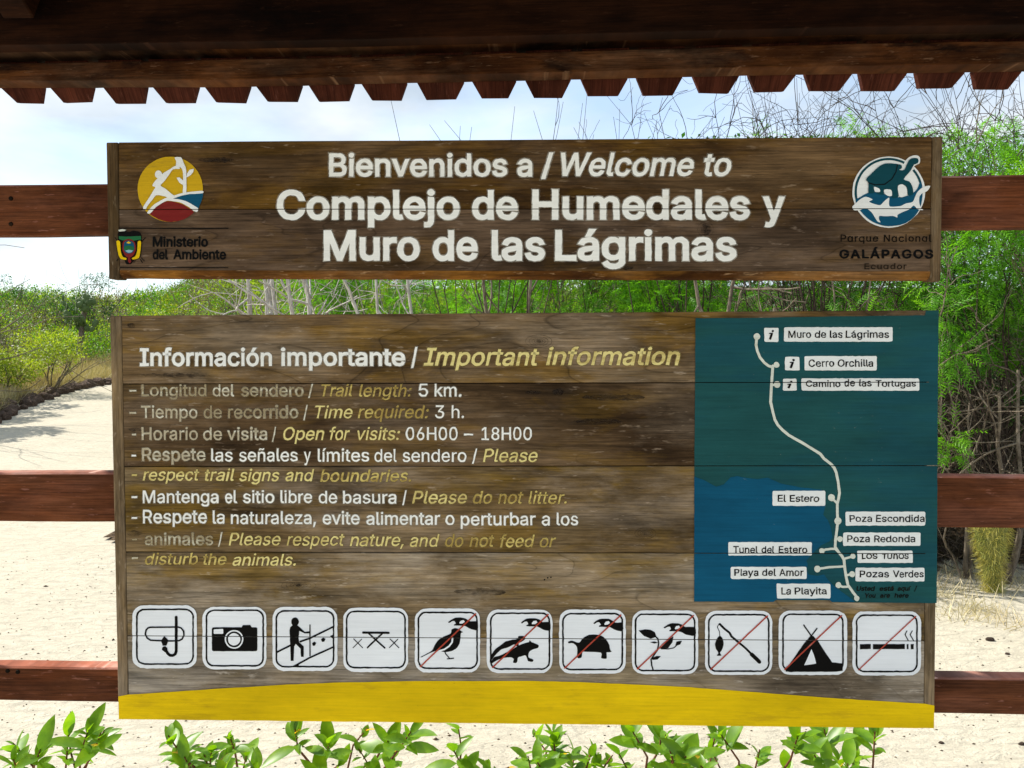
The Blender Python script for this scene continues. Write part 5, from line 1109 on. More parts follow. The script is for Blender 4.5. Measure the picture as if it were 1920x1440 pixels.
beam(Vector((-1.72, 1.50, zE + .26)), Vector((1.72, 1.50, zE + .26)), 0.05, 0.10, 'roof', 'ridge_beam')

# ------------------------------------------------------------------ ground
def kerb_x(y): return -9.0 - 0.155 * (y - 15) + 0.25 * math.sin(y * 0.6)
def terrain(x, y):
    h = 0.05 * max(0.0, min(y, 40) - 6.0) * (1 - sstep((y - 60) / 100))
    t1 = sstep((kerb_x(y) - x) / 9.0) if y > 5 else sstep((-x - 7.5) / 9)
    q_ = sstep((x / max(y, 1.0) + 0.44) / 0.12)
    t2 = sstep((y - 27 + 13 * q_) / (14.0 - 3 * q_))
    h += (1.8 + .65 * q_) * max(t1, t2)
    rb = sstep((y - 6.6 - 0.10 * (3 - x)) / 3.2) * sstep((x + 2.4) / 2.5)
    h = max(h, 0.75 * rb + 0.02 * y * rb)
    return h + 0.035 * noise.noise(Vector((x * .5, y * .5, 0))) + 0.35 * noise.noise(Vector((x * .11, y * .11, 4))) * sstep((y - 10) / 15)
def axis(lo, hi, fine_lo, fine_hi, fine, coarse):
    a = list(np.arange(fine_lo, fine_hi, fine)); v = fine_hi; s = fine
    while v < hi: a.append(v); s *= 1.25; v += s
    a.append(hi); v = fine_lo; s = fine; b = []
    while v > lo: s *= 1.25; v -= s; b.append(max(v, lo))
    return b[::-1] + a
XS = axis(-900, 900, -16, 8, 0.16, 1); YS = axis(-400, 1600, -2, 30, 0.16, 1)
V = np.array([(x, y, terrain(x, y)) for y in YS for x in XS], dtype=np.float32)
nx_, ny_ = len(XS), len(YS)
idx = np.arange(nx_ * ny_).reshape(ny_, nx_)
Fc = np.stack([idx[:-1, :-1].ravel(), idx[:-1, 1:].ravel(), idx[1:, 1:].ravel(), idx[1:, :-1].ravel()], 1)
ground_faces = Fc
t = NT('sand')
v = t.coord((1, 1, 1), rnd=False)
va = t.coord((1, 2.2, 1), rnd=False)
c = t.mix(t.noise(v, 0.9, 5, 0.6), (0.44, 0.395, 0.305), (0.54, 0.495, 0.395))
gr = t.noise(v, 160, 4, 0.8)
c = t.mix(1.0, c, t.ramp(gr, [(0.30, 0.78), (0.55, 1.05)]), 'MULTIPLY')
trk = t.noise(va, 9, 5, 0.65, 0.8)
c = t.mix(1.0, c, t.ramp(trk, [(0.36, 0.84), (0.52, 1.0)]), 'MULTIPLY')
spk = t.noise(v, 38, 3, 0.85)
c = t.mix(t.ramp(spk, [(0.715, 0.0), (0.76, 0.9)]), c, (0.16, 0.115, 0.06))
t.base(c, 0.95, 0.1)
hh = t.math('ADD', t.math('MULTIPLY', trk, 1.0), t.math('MULTIPLY', t.noise(v, 45, 5, 0.7), 0.25))
t.bump(hh, 0.8, 0.028)
M['sand'] = t.m
t = NT('slope_soil')
v = t.coord((1, 1, 1), rnd=False)
c = t.ramp(t.noise(v, 7, 6, 0.75), [(0.35, (0.030, 0.026, 0.012)), (0.55, (0.08, 0.075, 0.03)), (0.72, (0.17, 0.14, 0.08))])
t.base(c, 0.95, 0.1); t.bump(t.noise(v, 20, 5, 0.7), 1.0, 0.05)
M['soil'] = t.m
g = np_mesh('sandy_ground', V, Fc, [M['sand'], M['soil']], None, True)
cen_ = V[Fc].mean(1)
soil_ = [1 if (y > 8 and (x < kerb_x(y) - 0.3 or y > 27 - 13 * sstep((x / y + 0.44) / 0.12) + 0.6 * noise.noise(Vector((x, y, 8))))) and y < 140 else 0 for x, y, z in cen_]
g.data.polygons.foreach_set('material_index', soil_)
tag(g, 'pale sandy ground and trail', None, None, 'structure')
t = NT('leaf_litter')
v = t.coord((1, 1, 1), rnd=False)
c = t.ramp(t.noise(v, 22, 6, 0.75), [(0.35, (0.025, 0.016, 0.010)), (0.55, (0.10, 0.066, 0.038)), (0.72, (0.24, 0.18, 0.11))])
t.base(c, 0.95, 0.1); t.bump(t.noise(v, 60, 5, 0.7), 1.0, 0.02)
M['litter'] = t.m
# darker litter sheet under the thicket (right) and on the slope (left)
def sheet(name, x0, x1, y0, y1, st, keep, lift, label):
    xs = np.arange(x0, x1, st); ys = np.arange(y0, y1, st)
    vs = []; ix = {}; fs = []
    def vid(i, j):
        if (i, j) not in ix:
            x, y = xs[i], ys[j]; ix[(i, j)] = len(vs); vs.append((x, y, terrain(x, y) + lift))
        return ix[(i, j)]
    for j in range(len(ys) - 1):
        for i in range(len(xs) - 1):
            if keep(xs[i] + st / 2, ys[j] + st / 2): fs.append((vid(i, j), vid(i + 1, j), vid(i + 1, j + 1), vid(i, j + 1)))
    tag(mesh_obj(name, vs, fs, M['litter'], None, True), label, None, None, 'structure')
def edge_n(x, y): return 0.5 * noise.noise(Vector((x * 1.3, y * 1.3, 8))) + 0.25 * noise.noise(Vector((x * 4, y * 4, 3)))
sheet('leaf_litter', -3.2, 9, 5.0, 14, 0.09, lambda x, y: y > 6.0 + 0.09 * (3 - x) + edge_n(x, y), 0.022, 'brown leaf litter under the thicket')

# ------------------------------------------------------------------ vegetation materials
def leaf_mat(name, cols, scale=0.8, trans=0.45, rough=0.5, var=0.35, spec=0.3):
    t = NT(name)
    v = t.coord((1, 1, 1), rnd=False)
    nz = t.noise(v, scale, 3, 0.6)
    n_ = len(cols)
    c = t.ramp(nz, [(0.30 + 0.40 * i / max(1, n_ - 1), cc) for i, cc in enumerate(cols)])
    ge = t.n('ShaderNodeNewGeometry')
    c = t.mix(1.0, c, t.ramp(ge.outputs['Random Per Island'], [(0.0, 1 - var), (1.0, 1 + var)]), 'MULTIPLY')
    t.base(c, rough, spec)
    tr = t.n('ShaderNodeBsdfTranslucent')
    c2 = t.mix(1.0, c, (1.75, 1.65, 0.45), 'MULTIPLY')
    t.l(c2, tr.inputs['Color'])
    ms = t.n('ShaderNodeMixShader'); ms.inputs[0].default_value = trans
    t.l(t.p.outputs[0], ms.inputs[1]); t.l(tr.outputs[0], ms.inputs[2]); t.l(ms.outputs[0], t.out.inputs[0])
    return t.m
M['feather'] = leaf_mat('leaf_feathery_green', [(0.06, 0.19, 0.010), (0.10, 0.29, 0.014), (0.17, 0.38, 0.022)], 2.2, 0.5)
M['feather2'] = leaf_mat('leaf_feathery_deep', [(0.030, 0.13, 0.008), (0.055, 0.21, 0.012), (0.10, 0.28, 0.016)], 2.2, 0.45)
M['scrub'] = leaf_mat('leaf_scrub', [(0.055, 0.15, 0.014), (0.10, 0.22, 0.016), (0.17, 0.25, 0.03), (0.14, 0.23, 0.03), (0.21, 0.22, 0.10)], 0.9, 0.4)
M['scrub_y'] = leaf_mat('leaf_scrub_yellowish', [(0.20, 0.30, 0.03), (0.28, 0.34, 0.04)], 1.5, 0.4)
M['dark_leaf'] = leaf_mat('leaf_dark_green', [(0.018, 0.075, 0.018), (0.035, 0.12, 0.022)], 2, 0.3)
M['broad'] = leaf_mat('leaf_glossy_green', [(0.06, 0.16, 0.008), (0.13, 0.27, 0.010), (0.22, 0.37, 0.016)], 14, 0.5, 0.38, 0.3, 0.5)
M['broad_y'] = leaf_mat('leaf_yellowed', [(0.55, 0.36, 0.02), (0.62, 0.42, 0.03)], 9, 0.4, 0.4, 0.2)
M['grass'] = leaf_mat('grass_dry', [(0.33, 0.26, 0.14), (0.50, 0.43, 0.27), (0.40, 0.36, 0.20)], 1.5, 0.12)
def bark(name, a, b, sc=30):
    t = NT(name); v = t.coord((1, 1, .3), rnd=False)
    nz = t.noise(v, sc, 4, 0.7)
    t.base(t.ramp(nz, [(0.35, a), (0.62, b)]), 0.9, 0.15); t.bump(nz, 0.6, 0.004)
    return t.m
M['bark_pale'] = bark('bark_pale', (0.28, 0.25, 0.21), (0.52, 0.49, 0.44))
M['bark_grey'] = bark('bark_grey', (0.075, 0.058, 0.042), (0.22, 0.18, 0.135))
M['bark_dark'] = bark('bark_dark', (0.025, 0.018, 0.014), (0.075, 0.055, 0.042))
M['bark_red'] = bark('bark_reddish', (0.08, 0.028, 0.014), (0.20, 0.085, 0.045), 60)
M['twig'] = bark('twig_dead', (0.05, 0.038, 0.027), (0.19, 0.15, 0.107))
M['stem_g'] = bark('stem_green', (0.10, 0.13, 0.03), (0.17, 0.19, 0.05), 60)

# ------------------------------------------------------------------ branch and leaf generators
def tubes(paths, k=4):
    """paths: list of [(point, radius), ...] -> verts, quad faces"""
    Vv, Ff = [], []
    base = 0
    ang = np.arange(k) * 2 * math.pi / k
    ca, sa = np.cos(ang), np.sin(ang)
    for P in paths:
        n = len(P)
        pts = np.array([tuple(p[0]) for p in P]); r = np.array([p[1] for p in P])
        tg = np.gradient(pts, axis=0); tg /= (np.linalg.norm(tg, axis=1)[:, None] + 1e-9)
        ref = np.array([0.0, 0, 1]) if abs(tg[0][2]) < 0.9 else np.array([1.0, 0, 0])
        s = np.cross(tg, ref); s /= (np.linalg.norm(s, axis=1)[:, None] + 1e-9)
        u = np.cross(s, tg)
        ring = pts[:, None, :] + r[:, None, None] * (s[:, None, :] * ca[None, :, None] + u[:, None, :] * sa[None, :, None])
        Vv.append(ring.reshape(-1, 3))
        i = np.arange(n - 1)[:, None] * k + base; j = np.arange(k)[None, :]; j2 = (j + 1) % k
        Ff.append(np.stack([i + j, i + j2, i + k + j2, i + k + j], -1).reshape(-1, 4))
        base += n * k
    return np.concatenate(Vv), np.concatenate(Ff)

def wander(rs, p, d, length, r0, r1, n=6, wob=0.25, grav=0.0):
    out = [(p.copy(), r0)]
    d = d.normalized()
    for i in range(n):
        d = (d + Vector(rs.normal(0, wob, 3)) + Vector((0, 0, -grav))).normalized()
        p = p + d * (length / n)
        out.append((p.copy(), lerp(r0, r1, (i + 1) / n)))
    return out, d

def branching(rs, p, d, length, r, levels, kids=3, wob=0.22, spread=0.8, shrink=0.62, grav=0.0, n=6, rmin=0.0015):
    paths = []
    path, dend = wander(rs, p, d, length, r, max(rmin, r * 0.45), n, wob, grav)
    paths.append(path)
    tips = [path[-1][0]]
    if levels > 0:
        for k in range(kids):
            i = int(rs.integers(max(1, n // 3), n + 1))
            q = path[i][0]
            dd = (path[i][0] - path[i - 1][0]).normalized()
            nd = (dd + Vector(rs.normal(0, spread, 3))).normalized()
            pp, tt = branching(rs, q, nd, length * shrink * rs.uniform(.75, 1.2), max(rmin, path[i][1] * 0.7), levels - 1, kids, wob, spread, shrink, grav, n, rmin)
            paths += pp; tips += tt
    return paths, tips

def scatter(proto, faces, P, D, S, roll=None, rs=rng):
    """copies of proto (verts along +X with normal +Z) at points P, pointing along D, scaled S -> one array mesh"""
    n = len(P); D = D / (np.linalg.norm(D, axis=1)[:, None] + 1e-9)
    up = rs.normal(0, 1, (n, 3)) * 0.55 + np.array([0, 0, 1.0])
    Y = np.cross(up, D); Y /= (np.linalg.norm(Y, axis=1)[:, None] + 1e-9)
    Z = np.cross(D, Y)
    R = np.stack([D, Y, Z], 1)
    Vv = np.einsum('vk,nkj->nvj', proto, R * S[:, None, None]) + P[:, None, :]
    Ff = faces[None] + (np.arange(n) * len(proto))[:, None, None]
    return Vv.reshape(-1, 3), Ff.reshape(-1, faces.shape[1])

def frond_proto(rs, pairs=7, L=0.15, pin=0.055):
    v, f = [], []
    def quad(a, b, w, z=0.0):
        a, b = Vector(a), Vector(b); d = (b - a).normalized(); s = Vector((-d.y, d.x, 0)) * w / 2
        i = len(v); v.extend([a - s, b - s * 0.6, b + s * 0.6, a + s]); f.append((i, i + 1, i + 2, i + 3))
    def droop(x): return -0.35 * x * x / L
    quad((0, 0, 0), (L * .5, 0, droop(L * .5)), 0.0022); quad((L * .5, 0, droop(L * .5)), (L, 0, droop(L)), 0.0016)
    for i in range(pairs):
        x = L * (0.18 + 0.80 * i / (pairs - 1))
        for s in (-1, 1):
            l = pin * (1.0 - 0.35 * abs(i / (pairs - 1) - .4)) * rs.uniform(.8, 1.1)
            a = rs.uniform(.75, 1.05)
            z0 = droop(x)
            segs = 2
            for k in range(segs):
                t0, t1 = (k + .06) / segs, (k + .92) / segs
                q0 = (x + math.cos(a) * l * t0, s * math.sin(a) * l * t0, z0 - 0.3 * l * t0 * t0)
                q1 = (x + math.cos(a) * l * t1, s * math.sin(a) * l * t1, z0 - 0.3 * l * t1 * t1)
                quad(q0, q1, 0.0075 * (1.0 if k < 1 else .8))
    return np.array([tuple(q) for q in v]), np.array(f)
FPV, FPF = frond_proto(rng, 6, 0.115, 0.036)

def leafet(l=0.03, w=0.018):
    return np.array([(0, 0, 0), (l * .5, -w / 2, .004), (l, 0, -.002), (l * .5, w / 2, .004)]), np.array([(0, 1, 2, 3)])

def clumped(rs, centers, radii, per, flat=0.7):
    P, D = [], []
    for c, r in zip(centers, radii):
        n = max(3, int(per * (r ** 1.6) / (0.25 ** 1.6)))
        q = rs.normal(0, 1, (n, 3)); q /= np.linalg.norm(q, axis=1)[:, None]
        rad = r * rs.uniform(0.15, 1.0, n) ** 0.5
        off = q * rad[:, None] * np.array([1, 1, flat])
        P.append(np.array(tuple(c)) + off)
        d = q * 0.8 + rs.normal(0, .5, (n, 3)); d[:, 2] -= 0.15
        D.append(d)
    return np.concatenate(P), np.concatenate(D)

def feathery_tree(label, base, centers, radii, per, seed, mat='feather', trunk_r=0.04, name='mesquite_tree', bark_='bark_grey', stems=3, group=None, proto=(FPV, FPF)):
    rs = np.random.default_rng(seed)
    T = thing(name, label, 'tree', tuple(base), 0, group)
    paths = []
    cs = [Vector(c) for c in centers]
    mid = sum(cs, Vector()) / len(cs)
    forks = []
    for s in range(stems):
        tgt = cs[int(rs.integers(len(cs)))]
        d = (tgt.lerp(mid, .4) - base); 
        pth, dd = wander(rs, Vector(base) + Vector((rs.uniform(-.1, .1), rs.uniform(-.1, .1), -0.1)), d.normalized() + Vector((0, 0, .4)), d.length * .62, trunk_r * rs.uniform(.5, .9), trunk_r * .35, 8, .16)
        paths.append(pth); forks.append(pth)
    trunk = list(paths); limbs = []
    for c in cs:
        pth = forks[int(rs.integers(len(forks)))]; i = int(rs.integers(3, len(pth)))
        p0, r0 = pth[i]
        dv = c - p0
        path = [(p0, r0 * .55)]
        for k in range(1, 6):
            path.append((p0 + dv * (k / 5) + Vector(rs.normal(0, .035, 3)) * (1 if k < 5 else .3), lerp(r0 * .4, 0.0025, k / 5)))
        limbs.append(path)
        for _ in range(3):
            pp, tt = branching(rs, path[int(rs.integers(2, 6))][0], Vector(rs.normal(0, 1, 3)) + dv.normalized(), .34, .0045, 1, 3, .22, .7)
            limbs += pp
    v, f = tubes(trunk, 7); np_mesh('trunk', v, f, M[bark_], T, True)
    v, f = tubes(limbs, 4); np_mesh('branches', v, f, M[bark_], T, True)
    P, D = clumped(rs, cs, radii, per * 4.0)
    v, f = scatter(proto[0], proto[1], P, D, rs.uniform(.75, 1.25, len(P)), rs=rs)
    o = np_mesh('foliage', v, f, M[mat], T)
    o['kind'] = 'stuff'
    return T

def rnd_centers(rs, n, fn):
    out = []
    while len(out) < n:
        c = fn(rs)
        if c is not None: out.append(c)
    return out
def px_box(x0, x1, y0f, y1, Y0, Y1):
    """random point whose image lies in a photograph box (crown layout measured from the picture)"""
    def fn(rs):
        x = rs.uniform(x0, x1); top = y0f(x) if callable(y0f) else y0f
        if top >= y1: return None
        return at(x, rs.uniform(top, y1), rs.uniform(Y0, Y1))
    return fn

# right hand tree, bright and close
rs = np.random.default_rng(101)
topA = eline([(1480, 310), (1600, 300), (1700, 290), (1800, 258), (1860, 240), (1920, 262), (2300, 220)])
cA = rnd_centers(rs, 50, px_box(1560, 2300, topA, 640, 5.2, 6.6))
feathery_tree('bright feathery-leaved tree at the right edge, beside the end of the upper sign', at(1905, 1110, 5.9) * 1.0 + Vector((.3, 0, 0)), cA, rs.uniform(.15, .32, len(cA)), 24, 201, 'feather', .045)
cA2 = rnd_centers(rs, 34, px_box(1740, 2250, 420, 760, 5.6, 7.0))
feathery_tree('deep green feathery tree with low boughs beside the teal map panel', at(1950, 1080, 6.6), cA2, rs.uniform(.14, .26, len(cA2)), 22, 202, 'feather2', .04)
cA3 = [at(1775, 815, 5.3), at(1790, 845, 5.25), at(1768, 838, 5.3), at(1765, 590, 5.1), at(1775, 620, 5.2), at(1762, 690, 5.2), at(1790, 660, 5.3)]
feathery_tree('low sprig of feathery leaves just right of the map panel', at(1800, 1050, 5.7), cA3, [.10, .08, .09, .1, .1, .1, .1], 26, 203, 'feather', .012, name='sapling', stems=1)
# middle tree behind the gap between the signs
topB = eline([(1100, 420), (1250, 360), (1400, 262), (1480, 238), (1560, 250), (1700, 262), (1800, 240)])
cB = rnd_centers(rs, 60, px_box(1180, 1790, topB, 640, 6.4, 7.6))
feathery_tree('deep green feathery tree behind the gap, under the right half of the upper sign', at(1500, 1000, 7.2), cB, rs.uniform(.18, .30, len(cB)), 24, 204, 'feather', .055)
cC = rnd_centers(rs, 44, px_box(820, 1260, 400, 640, 6.6, 8.0))
feathery_tree('mid green feathery tree behind the gap, under the centre of the upper sign', at(1040, 990, 7.4), cC, rs.uniform(.18, .32, len(cC)), 22, 205, 'feather', .05)
cD = rnd_centers(rs, 38, px_box(560, 900, 440, 640, 8.2, 9.8))
feathery_tree('lighter green bush behind the pale bare trunks in the gap', at(720, 940, 9), cD, rs.uniform(.2, .36, len(cD)), 20, 206, 'feather', .04)
cE = rnd_centers(rs, 40, px_box(1500, 2300, 330, 780, 8.4, 10.5))
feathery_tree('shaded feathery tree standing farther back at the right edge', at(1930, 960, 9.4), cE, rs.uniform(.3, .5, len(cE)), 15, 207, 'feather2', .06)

# bare twiggy trees whose tops show against the sky
def bare_tree(label, base, tops, seed, mat='bark_dark', r=.02, levels=2, kids=4, name='bare_tree', ln=.7, tw=.0028):
    rs = np.random.default_rng(seed)
    T = thing(name, label, 'tree', tuple(base), 0)
    trunk, tt = [], []
    pth, d = wander(rs, Vector(base) - Vector((0, 0, .1)), Vector((0, 0, 1)), 1.3, r * 1.3, r, 7, .1)
    trunk.append(pth)
    br = []
    for tp in tops:
        i = int(rs.integers(3, 8)); p0, r0 = pth[i]
        dv = Vector(tp) - p0
        path = [(p0, r0 * .5)]
        n = 9
        bend = Vector(rs.normal(0, .26, 3))
        for k in range(1, n + 1):
            u = k / n
            path.append((p0 + dv * u + bend * math.sin(u * 3.14) + Vector(rs.normal(0, .022, 3)), lerp(r0 * .42, .0016, u ** .7)))
        br.append(path)
        for _ in range(kids):
            j = int(rs.integers(4, n))
            dd = (path[j][0] - path[j - 1][0]).normalized()
            pp, _t = branching(rs, path[j][0], dd + Vector(rs.normal(0, .6, 3)), ln * rs.uniform(.35, .8), tw, levels - 1, 2, .22, .8, .6, 0, 7, .0014)
            br += pp
    v, f = tubes(trunk, 7); np_mesh('trunk', v, f, M[mat], T, True)
    v, f = tubes(br, 3); np_mesh('branches', v, f, M[mat], T, True)
    return T
tp = [at(x, y, Y) for x, y, Y in ((735, 180, 6.2), (850, 228, 6.4), (866, 232, 6.4), (892, 236, 6.3), (805, 236, 6.5), (965, 205, 6.3), (985, 218, 6.2), (1052, 165, 6.1), (1062, 195, 6.4), (1100, 180, 6.3))]
bare_tree('nearly bare tree with a few dark twigs above the middle of the upper sign', at(950, 990, 6.4), tp, 301, kids=1, levels=1, ln=.35)
rs = np.random.default_rng(33)
tp = [at(rs.uniform(1050, 1420), rs.uniform(160, 250), rs.uniform(6, 6.8)) for _ in range(15)]
bare_tree('bare grey tree with a tangle of twigs against the sky above Welcome to', at(1240, 1000, 6.5), tp, 302, kids=4, ln=.6, tw=.0030)
tp = [at(rs.uniform(1380, 1680), rs.uniform(125, 240), rs.uniform(5.9, 6.8)) for _ in range(28)]
bare_tree('bare tree with a dense net of thin twigs left of the tortoise emblem', at(1560, 1010, 6.4), tp, 303, kids=7, ln=.75, tw=.0032)
tp = [at(rs.uniform(1620, 2060), rs.uniform(70, 260), rs.uniform(5.4, 6.4)) for _ in range(26)]
bare_tree('bare tree with crossing twigs over the green foliage at the right edge', at(1880, 1090, 6.0), tp, 304, kids=7, ln=.8, tw=.0034)

# pale bare trunks seen in the gap
def pale_tree(label, base, tops, seed, r, mat='bark_pale'):
    rs = np.random.default_rng(seed)
    T = thing('pale_trunk_tree', label, 'tree', tuple(base), 0)
    tr, br = [], []
    for tpx in tops:
        d = Vector(tpx) - Vector(base)
        path = []
        bend = Vector(rs.normal(0, .07, 3))
        for k in range(9):
            u = k / 8
            path.append((Vector(base) - Vector((0, 0, .1)) * (1 - u) + d * u + bend * math.sin(u * 3.14) + Vector(rs.normal(0, .012, 3)), lerp(r, r * .4, u)))
        tr.append(path)
        for j in (3, 4, 5, 6, 7):
            pp, _ = branching(rs, path[j][0], Vector(rs.normal(0, 1, 3)) + Vector((0, 0, .5)), .55, r * .34, 1, 2, .16, .6, .6, 0, 6, .003)
            br += pp
    v, f = tubes(tr, 8); np_mesh('trunk', v, f, M[mat], T, True)
    v, f = tubes(br, 4); np_mesh('branches', v, f, M[mat], T, True)
pale_tree('pale bare tree, leftmost of the white trunks in the gap', at(520, 960, 7.6), [at(462, 505, 7.5), at(495, 490, 7.7), at(505, 520, 7.8)], 401, .034)
pale_tree('pale bare tree with leaning stems under the word Muro', at(590, 960, 7.2), [at(505, 510, 7.2), at(535, 480, 7.0), at(565, 480, 7.4)], 402, .036)
pale_tree('slim white trunk leaning left, between the bushes in the gap', at(610, 960, 7.4), [at(560, 500, 7.3)], 403, .032)
pale_tree('pale twisted tree behind the gap under the words de las', at(790, 980, 6.9), [at(640, 505, 6.8), at(700, 515, 6.9), at(760, 480, 7.1)], 404, .026)
pale_tree('lichen-covered grey tree with a forked limb, left of centre in the gap', at(930, 990, 6.2), [at(1000, 470, 6.2), at(905, 480, 6.3)], 405, .03 * .8, 'bark_grey')
pale_tree('gnarled grey tree with forked limbs in the gap above the map panel', at(1330, 990, 5.9), [at(1300, 500, 5.9), at(1390, 480, 6.0), at(1450, 575, 5.8)], 406, .034 * .8, 'bark_grey')
pale_tree('thin grey tree in the gap above the map labels', at(1560, 1010, 5.9), [at(1555, 490, 5.9), at(1640, 500, 5.8)], 407, .016 * .8, 'bark_grey')
pale_tree('grey upright tree with dead boughs at the right edge above the middle rail', at(1885, 1085, 5.6), [at(1905, 690, 5.6), at(1870, 740, 5.5), at(1930, 620, 5.7)], 408, .028 * .8, 'bark_grey')
pale_tree('slender grey tree with dead boughs just right of the map panel', at(1815, 1080, 5.7), [at(1822, 740, 5.7), at(1775, 720, 5.6), at(1850, 770, 5.6)], 409, .018 * .8, 'bark_grey')

# thicket of dead twigs behind
rs = np.random.default_rng(55)
def thicket(n, fx, seed, mat, label, name, k=3, r=(.0016, .0045), ln=(.25, .8)):
    rs = np.random.default_rng(seed)
    paths = []
    for _ in range(n):
        p = fx(rs)
        pth, _d = wander(rs, Vector(p), Vector(rs.normal(0, 1, 3)) + Vector((0, 0, .25)), rs.uniform(*ln), rs.uniform(*r), .0012, 5, .28)
        paths.append(pth)
    v, f = tubes(paths, k)
    return tag(np_mesh(name, v, f, M[mat], None, True), label, None, None, 'stuff')
def in_thicket(x0, x1, y0, y1, z1):
    def fx(rs):
        x = rs.uniform(x0, x1); y = y0 + 0.09 * (3 - x) + (y1 - y0) * rs.uniform(0, 1) ** 1.4
        return (x, y, terrain(x, y) + z1 * rs.uniform(0, 1) ** (1.5 if z1 < 2 else .9))
    return fx
thicket(2600, in_thicket(2.3, 5.4, 5.9, 8.6, 1.25), 501, 'twig', 'tangled dead twigs under the trees at right', 'dead_undergrowth')
thicket(1500, in_thicket(2.3, 5.4, 6.0, 9.0, 1.3), 502, 'bark_dark', 'dark twigs deep in the thicket at right', 'dark_undergrowth', r=(.003, .008))
thicket(900, in_thicket(-3, 2.6, 6.6, 9, 1.6), 503, 'twig', 'dead twigs among the bushes behind the signs', 'dead_undergrowth')
rs = np.random.default_rng(56)
thicket(110, lambda r: tuple(at(r.uniform(440, 760), r.uniform(500, 610), r.uniform(7.0, 8.6))), 504, 'bark_pale', 'pale dead branches among the white trunks', 'pale_brush', r=(.003, .007), ln=(.3, .9))
# understorey of shaded leaves filling the thicket back
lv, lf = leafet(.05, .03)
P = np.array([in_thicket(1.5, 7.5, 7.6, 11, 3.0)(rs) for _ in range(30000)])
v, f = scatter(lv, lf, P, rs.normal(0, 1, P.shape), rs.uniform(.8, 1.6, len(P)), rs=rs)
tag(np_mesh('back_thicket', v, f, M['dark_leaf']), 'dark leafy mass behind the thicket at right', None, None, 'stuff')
P = np.array([(rs.uniform(-.31, .25) * q_, q_, 0) for q_ in rs.uniform(10.5, 15, 60000)]); 
P[:, 2] = [terrain(x, y) for x, y, _ in P]; P[:, 2] += rs.uniform(0, 1, len(P)) ** 0.8 * (2.2 + .35 * np.sin(P[:, 0] * 2.1) + .2 * np.sin(P[:, 0] * 5.3))
v, f = scatter(lv, lf, P, rs.normal(0, 1, P.shape), rs.uniform(.8, 1.5, len(P)), rs=rs)
tag(np_mesh('far_thicket', v, f, M['scrub']), 'green scrub mass seen through the gap between the signs', None, None, 'stuff')

# ------------------------------------------------------------------ scrub slope at left
rs = np.random.default_rng(77)
lv, lf = leafet(.055, .03)
def mound_leaves(cx_, cy_, r, h, n, rs, size=(.7, 1.4)):
    q = rs.normal(0, 1, (n, 3)); q /= np.linalg.norm(q, axis=1)[:, None]; q[:, 2] = np.abs(q[:, 2])
    k = rs.uniform(.25, 1, n) ** .35
    bump = 1 + .22 * np.sin(q[:, 0] * 7 + cx_ * 3) * np.cos(q[:, 1] * 6 + cy_)
    P = np.array([cx_, cy_, terrain(cx_, cy_) - 0.05]) + q * (k * bump)[:, None] * np.array([r, r, h])
    D = q + rs.normal(0, .6, (n, 3))
    return P, D, rs.uniform(*size, n)
M['scrub_g'] = leaf_mat('leaf_scrub_green', [(0.045, 0.15, 0.008), (0.085, 0.24, 0.010), (0.13, 0.30, 0.014)], 1.6, 0.35)
M['scrub_l'] = leaf_mat('leaf_scrub_lime', [(0.17, 0.30, 0.012), (0.27, 0.38, 0.018)], 1.6, 0.35)
M['scrub_o'] = leaf_mat('leaf_scrub_olive', [(0.12, 0.18, 0.018), (0.20, 0.25, 0.032)], 1.6, 0.35)
M['scrub_b'] = leaf_mat('leaf_scrub_greyed', [(0.16, 0.14, 0.085), (0.26, 0.23, 0.16)], 1.6, 0.2)
KINDS_ = ['scrub_g', 'scrub_l', 'scrub_o', 'scrub_b']
acc = {k: ([], [], []) for k in KINDS_}
mounds = []
def add_mound(x, y, r, h, n):
    k = KINDS_[int(np.digitize(noise.noise(Vector((x * .45, y * .3, 2))) * .9 + rs.normal(0, .33), (-.06, .24, .44)))]
    m_ = 1.0
    P, D, S = mound_leaves(x, y, r, h, int(n * (0.8 if k == 'scrub_b' else 1)), rs, (.45, 1.05))
    S = S * max(1.0, y / 17)
    for a_, b_ in zip(acc[k], (P, D, S)): a_.append(b_)
    mounds.append((x, y))
for _ in range(900):
    y = 11 + 33 * rs.uniform(0, 1) ** .85
    x = rs.uniform(-0.66 * y - 1.5, -0.24 * y + 1.0)
    if x / y > -.30 and y < 12: continue
    if x > kerb_x(y) - 2.3 and y < 27.5 - 13 * sstep((x / y + 0.44) / 0.12): continue
    r = rs.uniform(.4, 1.1)
    add_mound(x, y, r, r * rs.uniform(.7, 1.35), 480 * r)
for _ in range(170):
    y = rs.uniform(12, 23); x = y * rs.uniform(-.31 if y < 17 else -.36, -.12)
    r = rs.uniform(.4, .9); add_mound(x, y, r, r * rs.uniform(.7, 1.2), 480 * r)
for _ in range(60):
    y = rs.uniform(12.5, 28); x = kerb_x(y) - rs.uniform(1.9, 2.8)
    r = rs.uniform(.45, .8); add_mound(x, y, r, r * rs.uniform(1.0, 1.7), 600 * r)
for k, lab in zip(KINDS_, ('green bushes massed over the slope left of the signs', 'yellow-green bushes patching the slope left of the signs', 'olive bushes between the greener ones on the slope', 'grey half-bare bushes scattered over the slope')):
    P, D, S = [np.concatenate(q) for q in acc[k]]
    v, f = scatter(lv, lf, P, D, S, rs=rs)
    tag(np_mesh('hillside_scrub', v, f, M[k]), lab, None, None, 'stuff')
thk = []
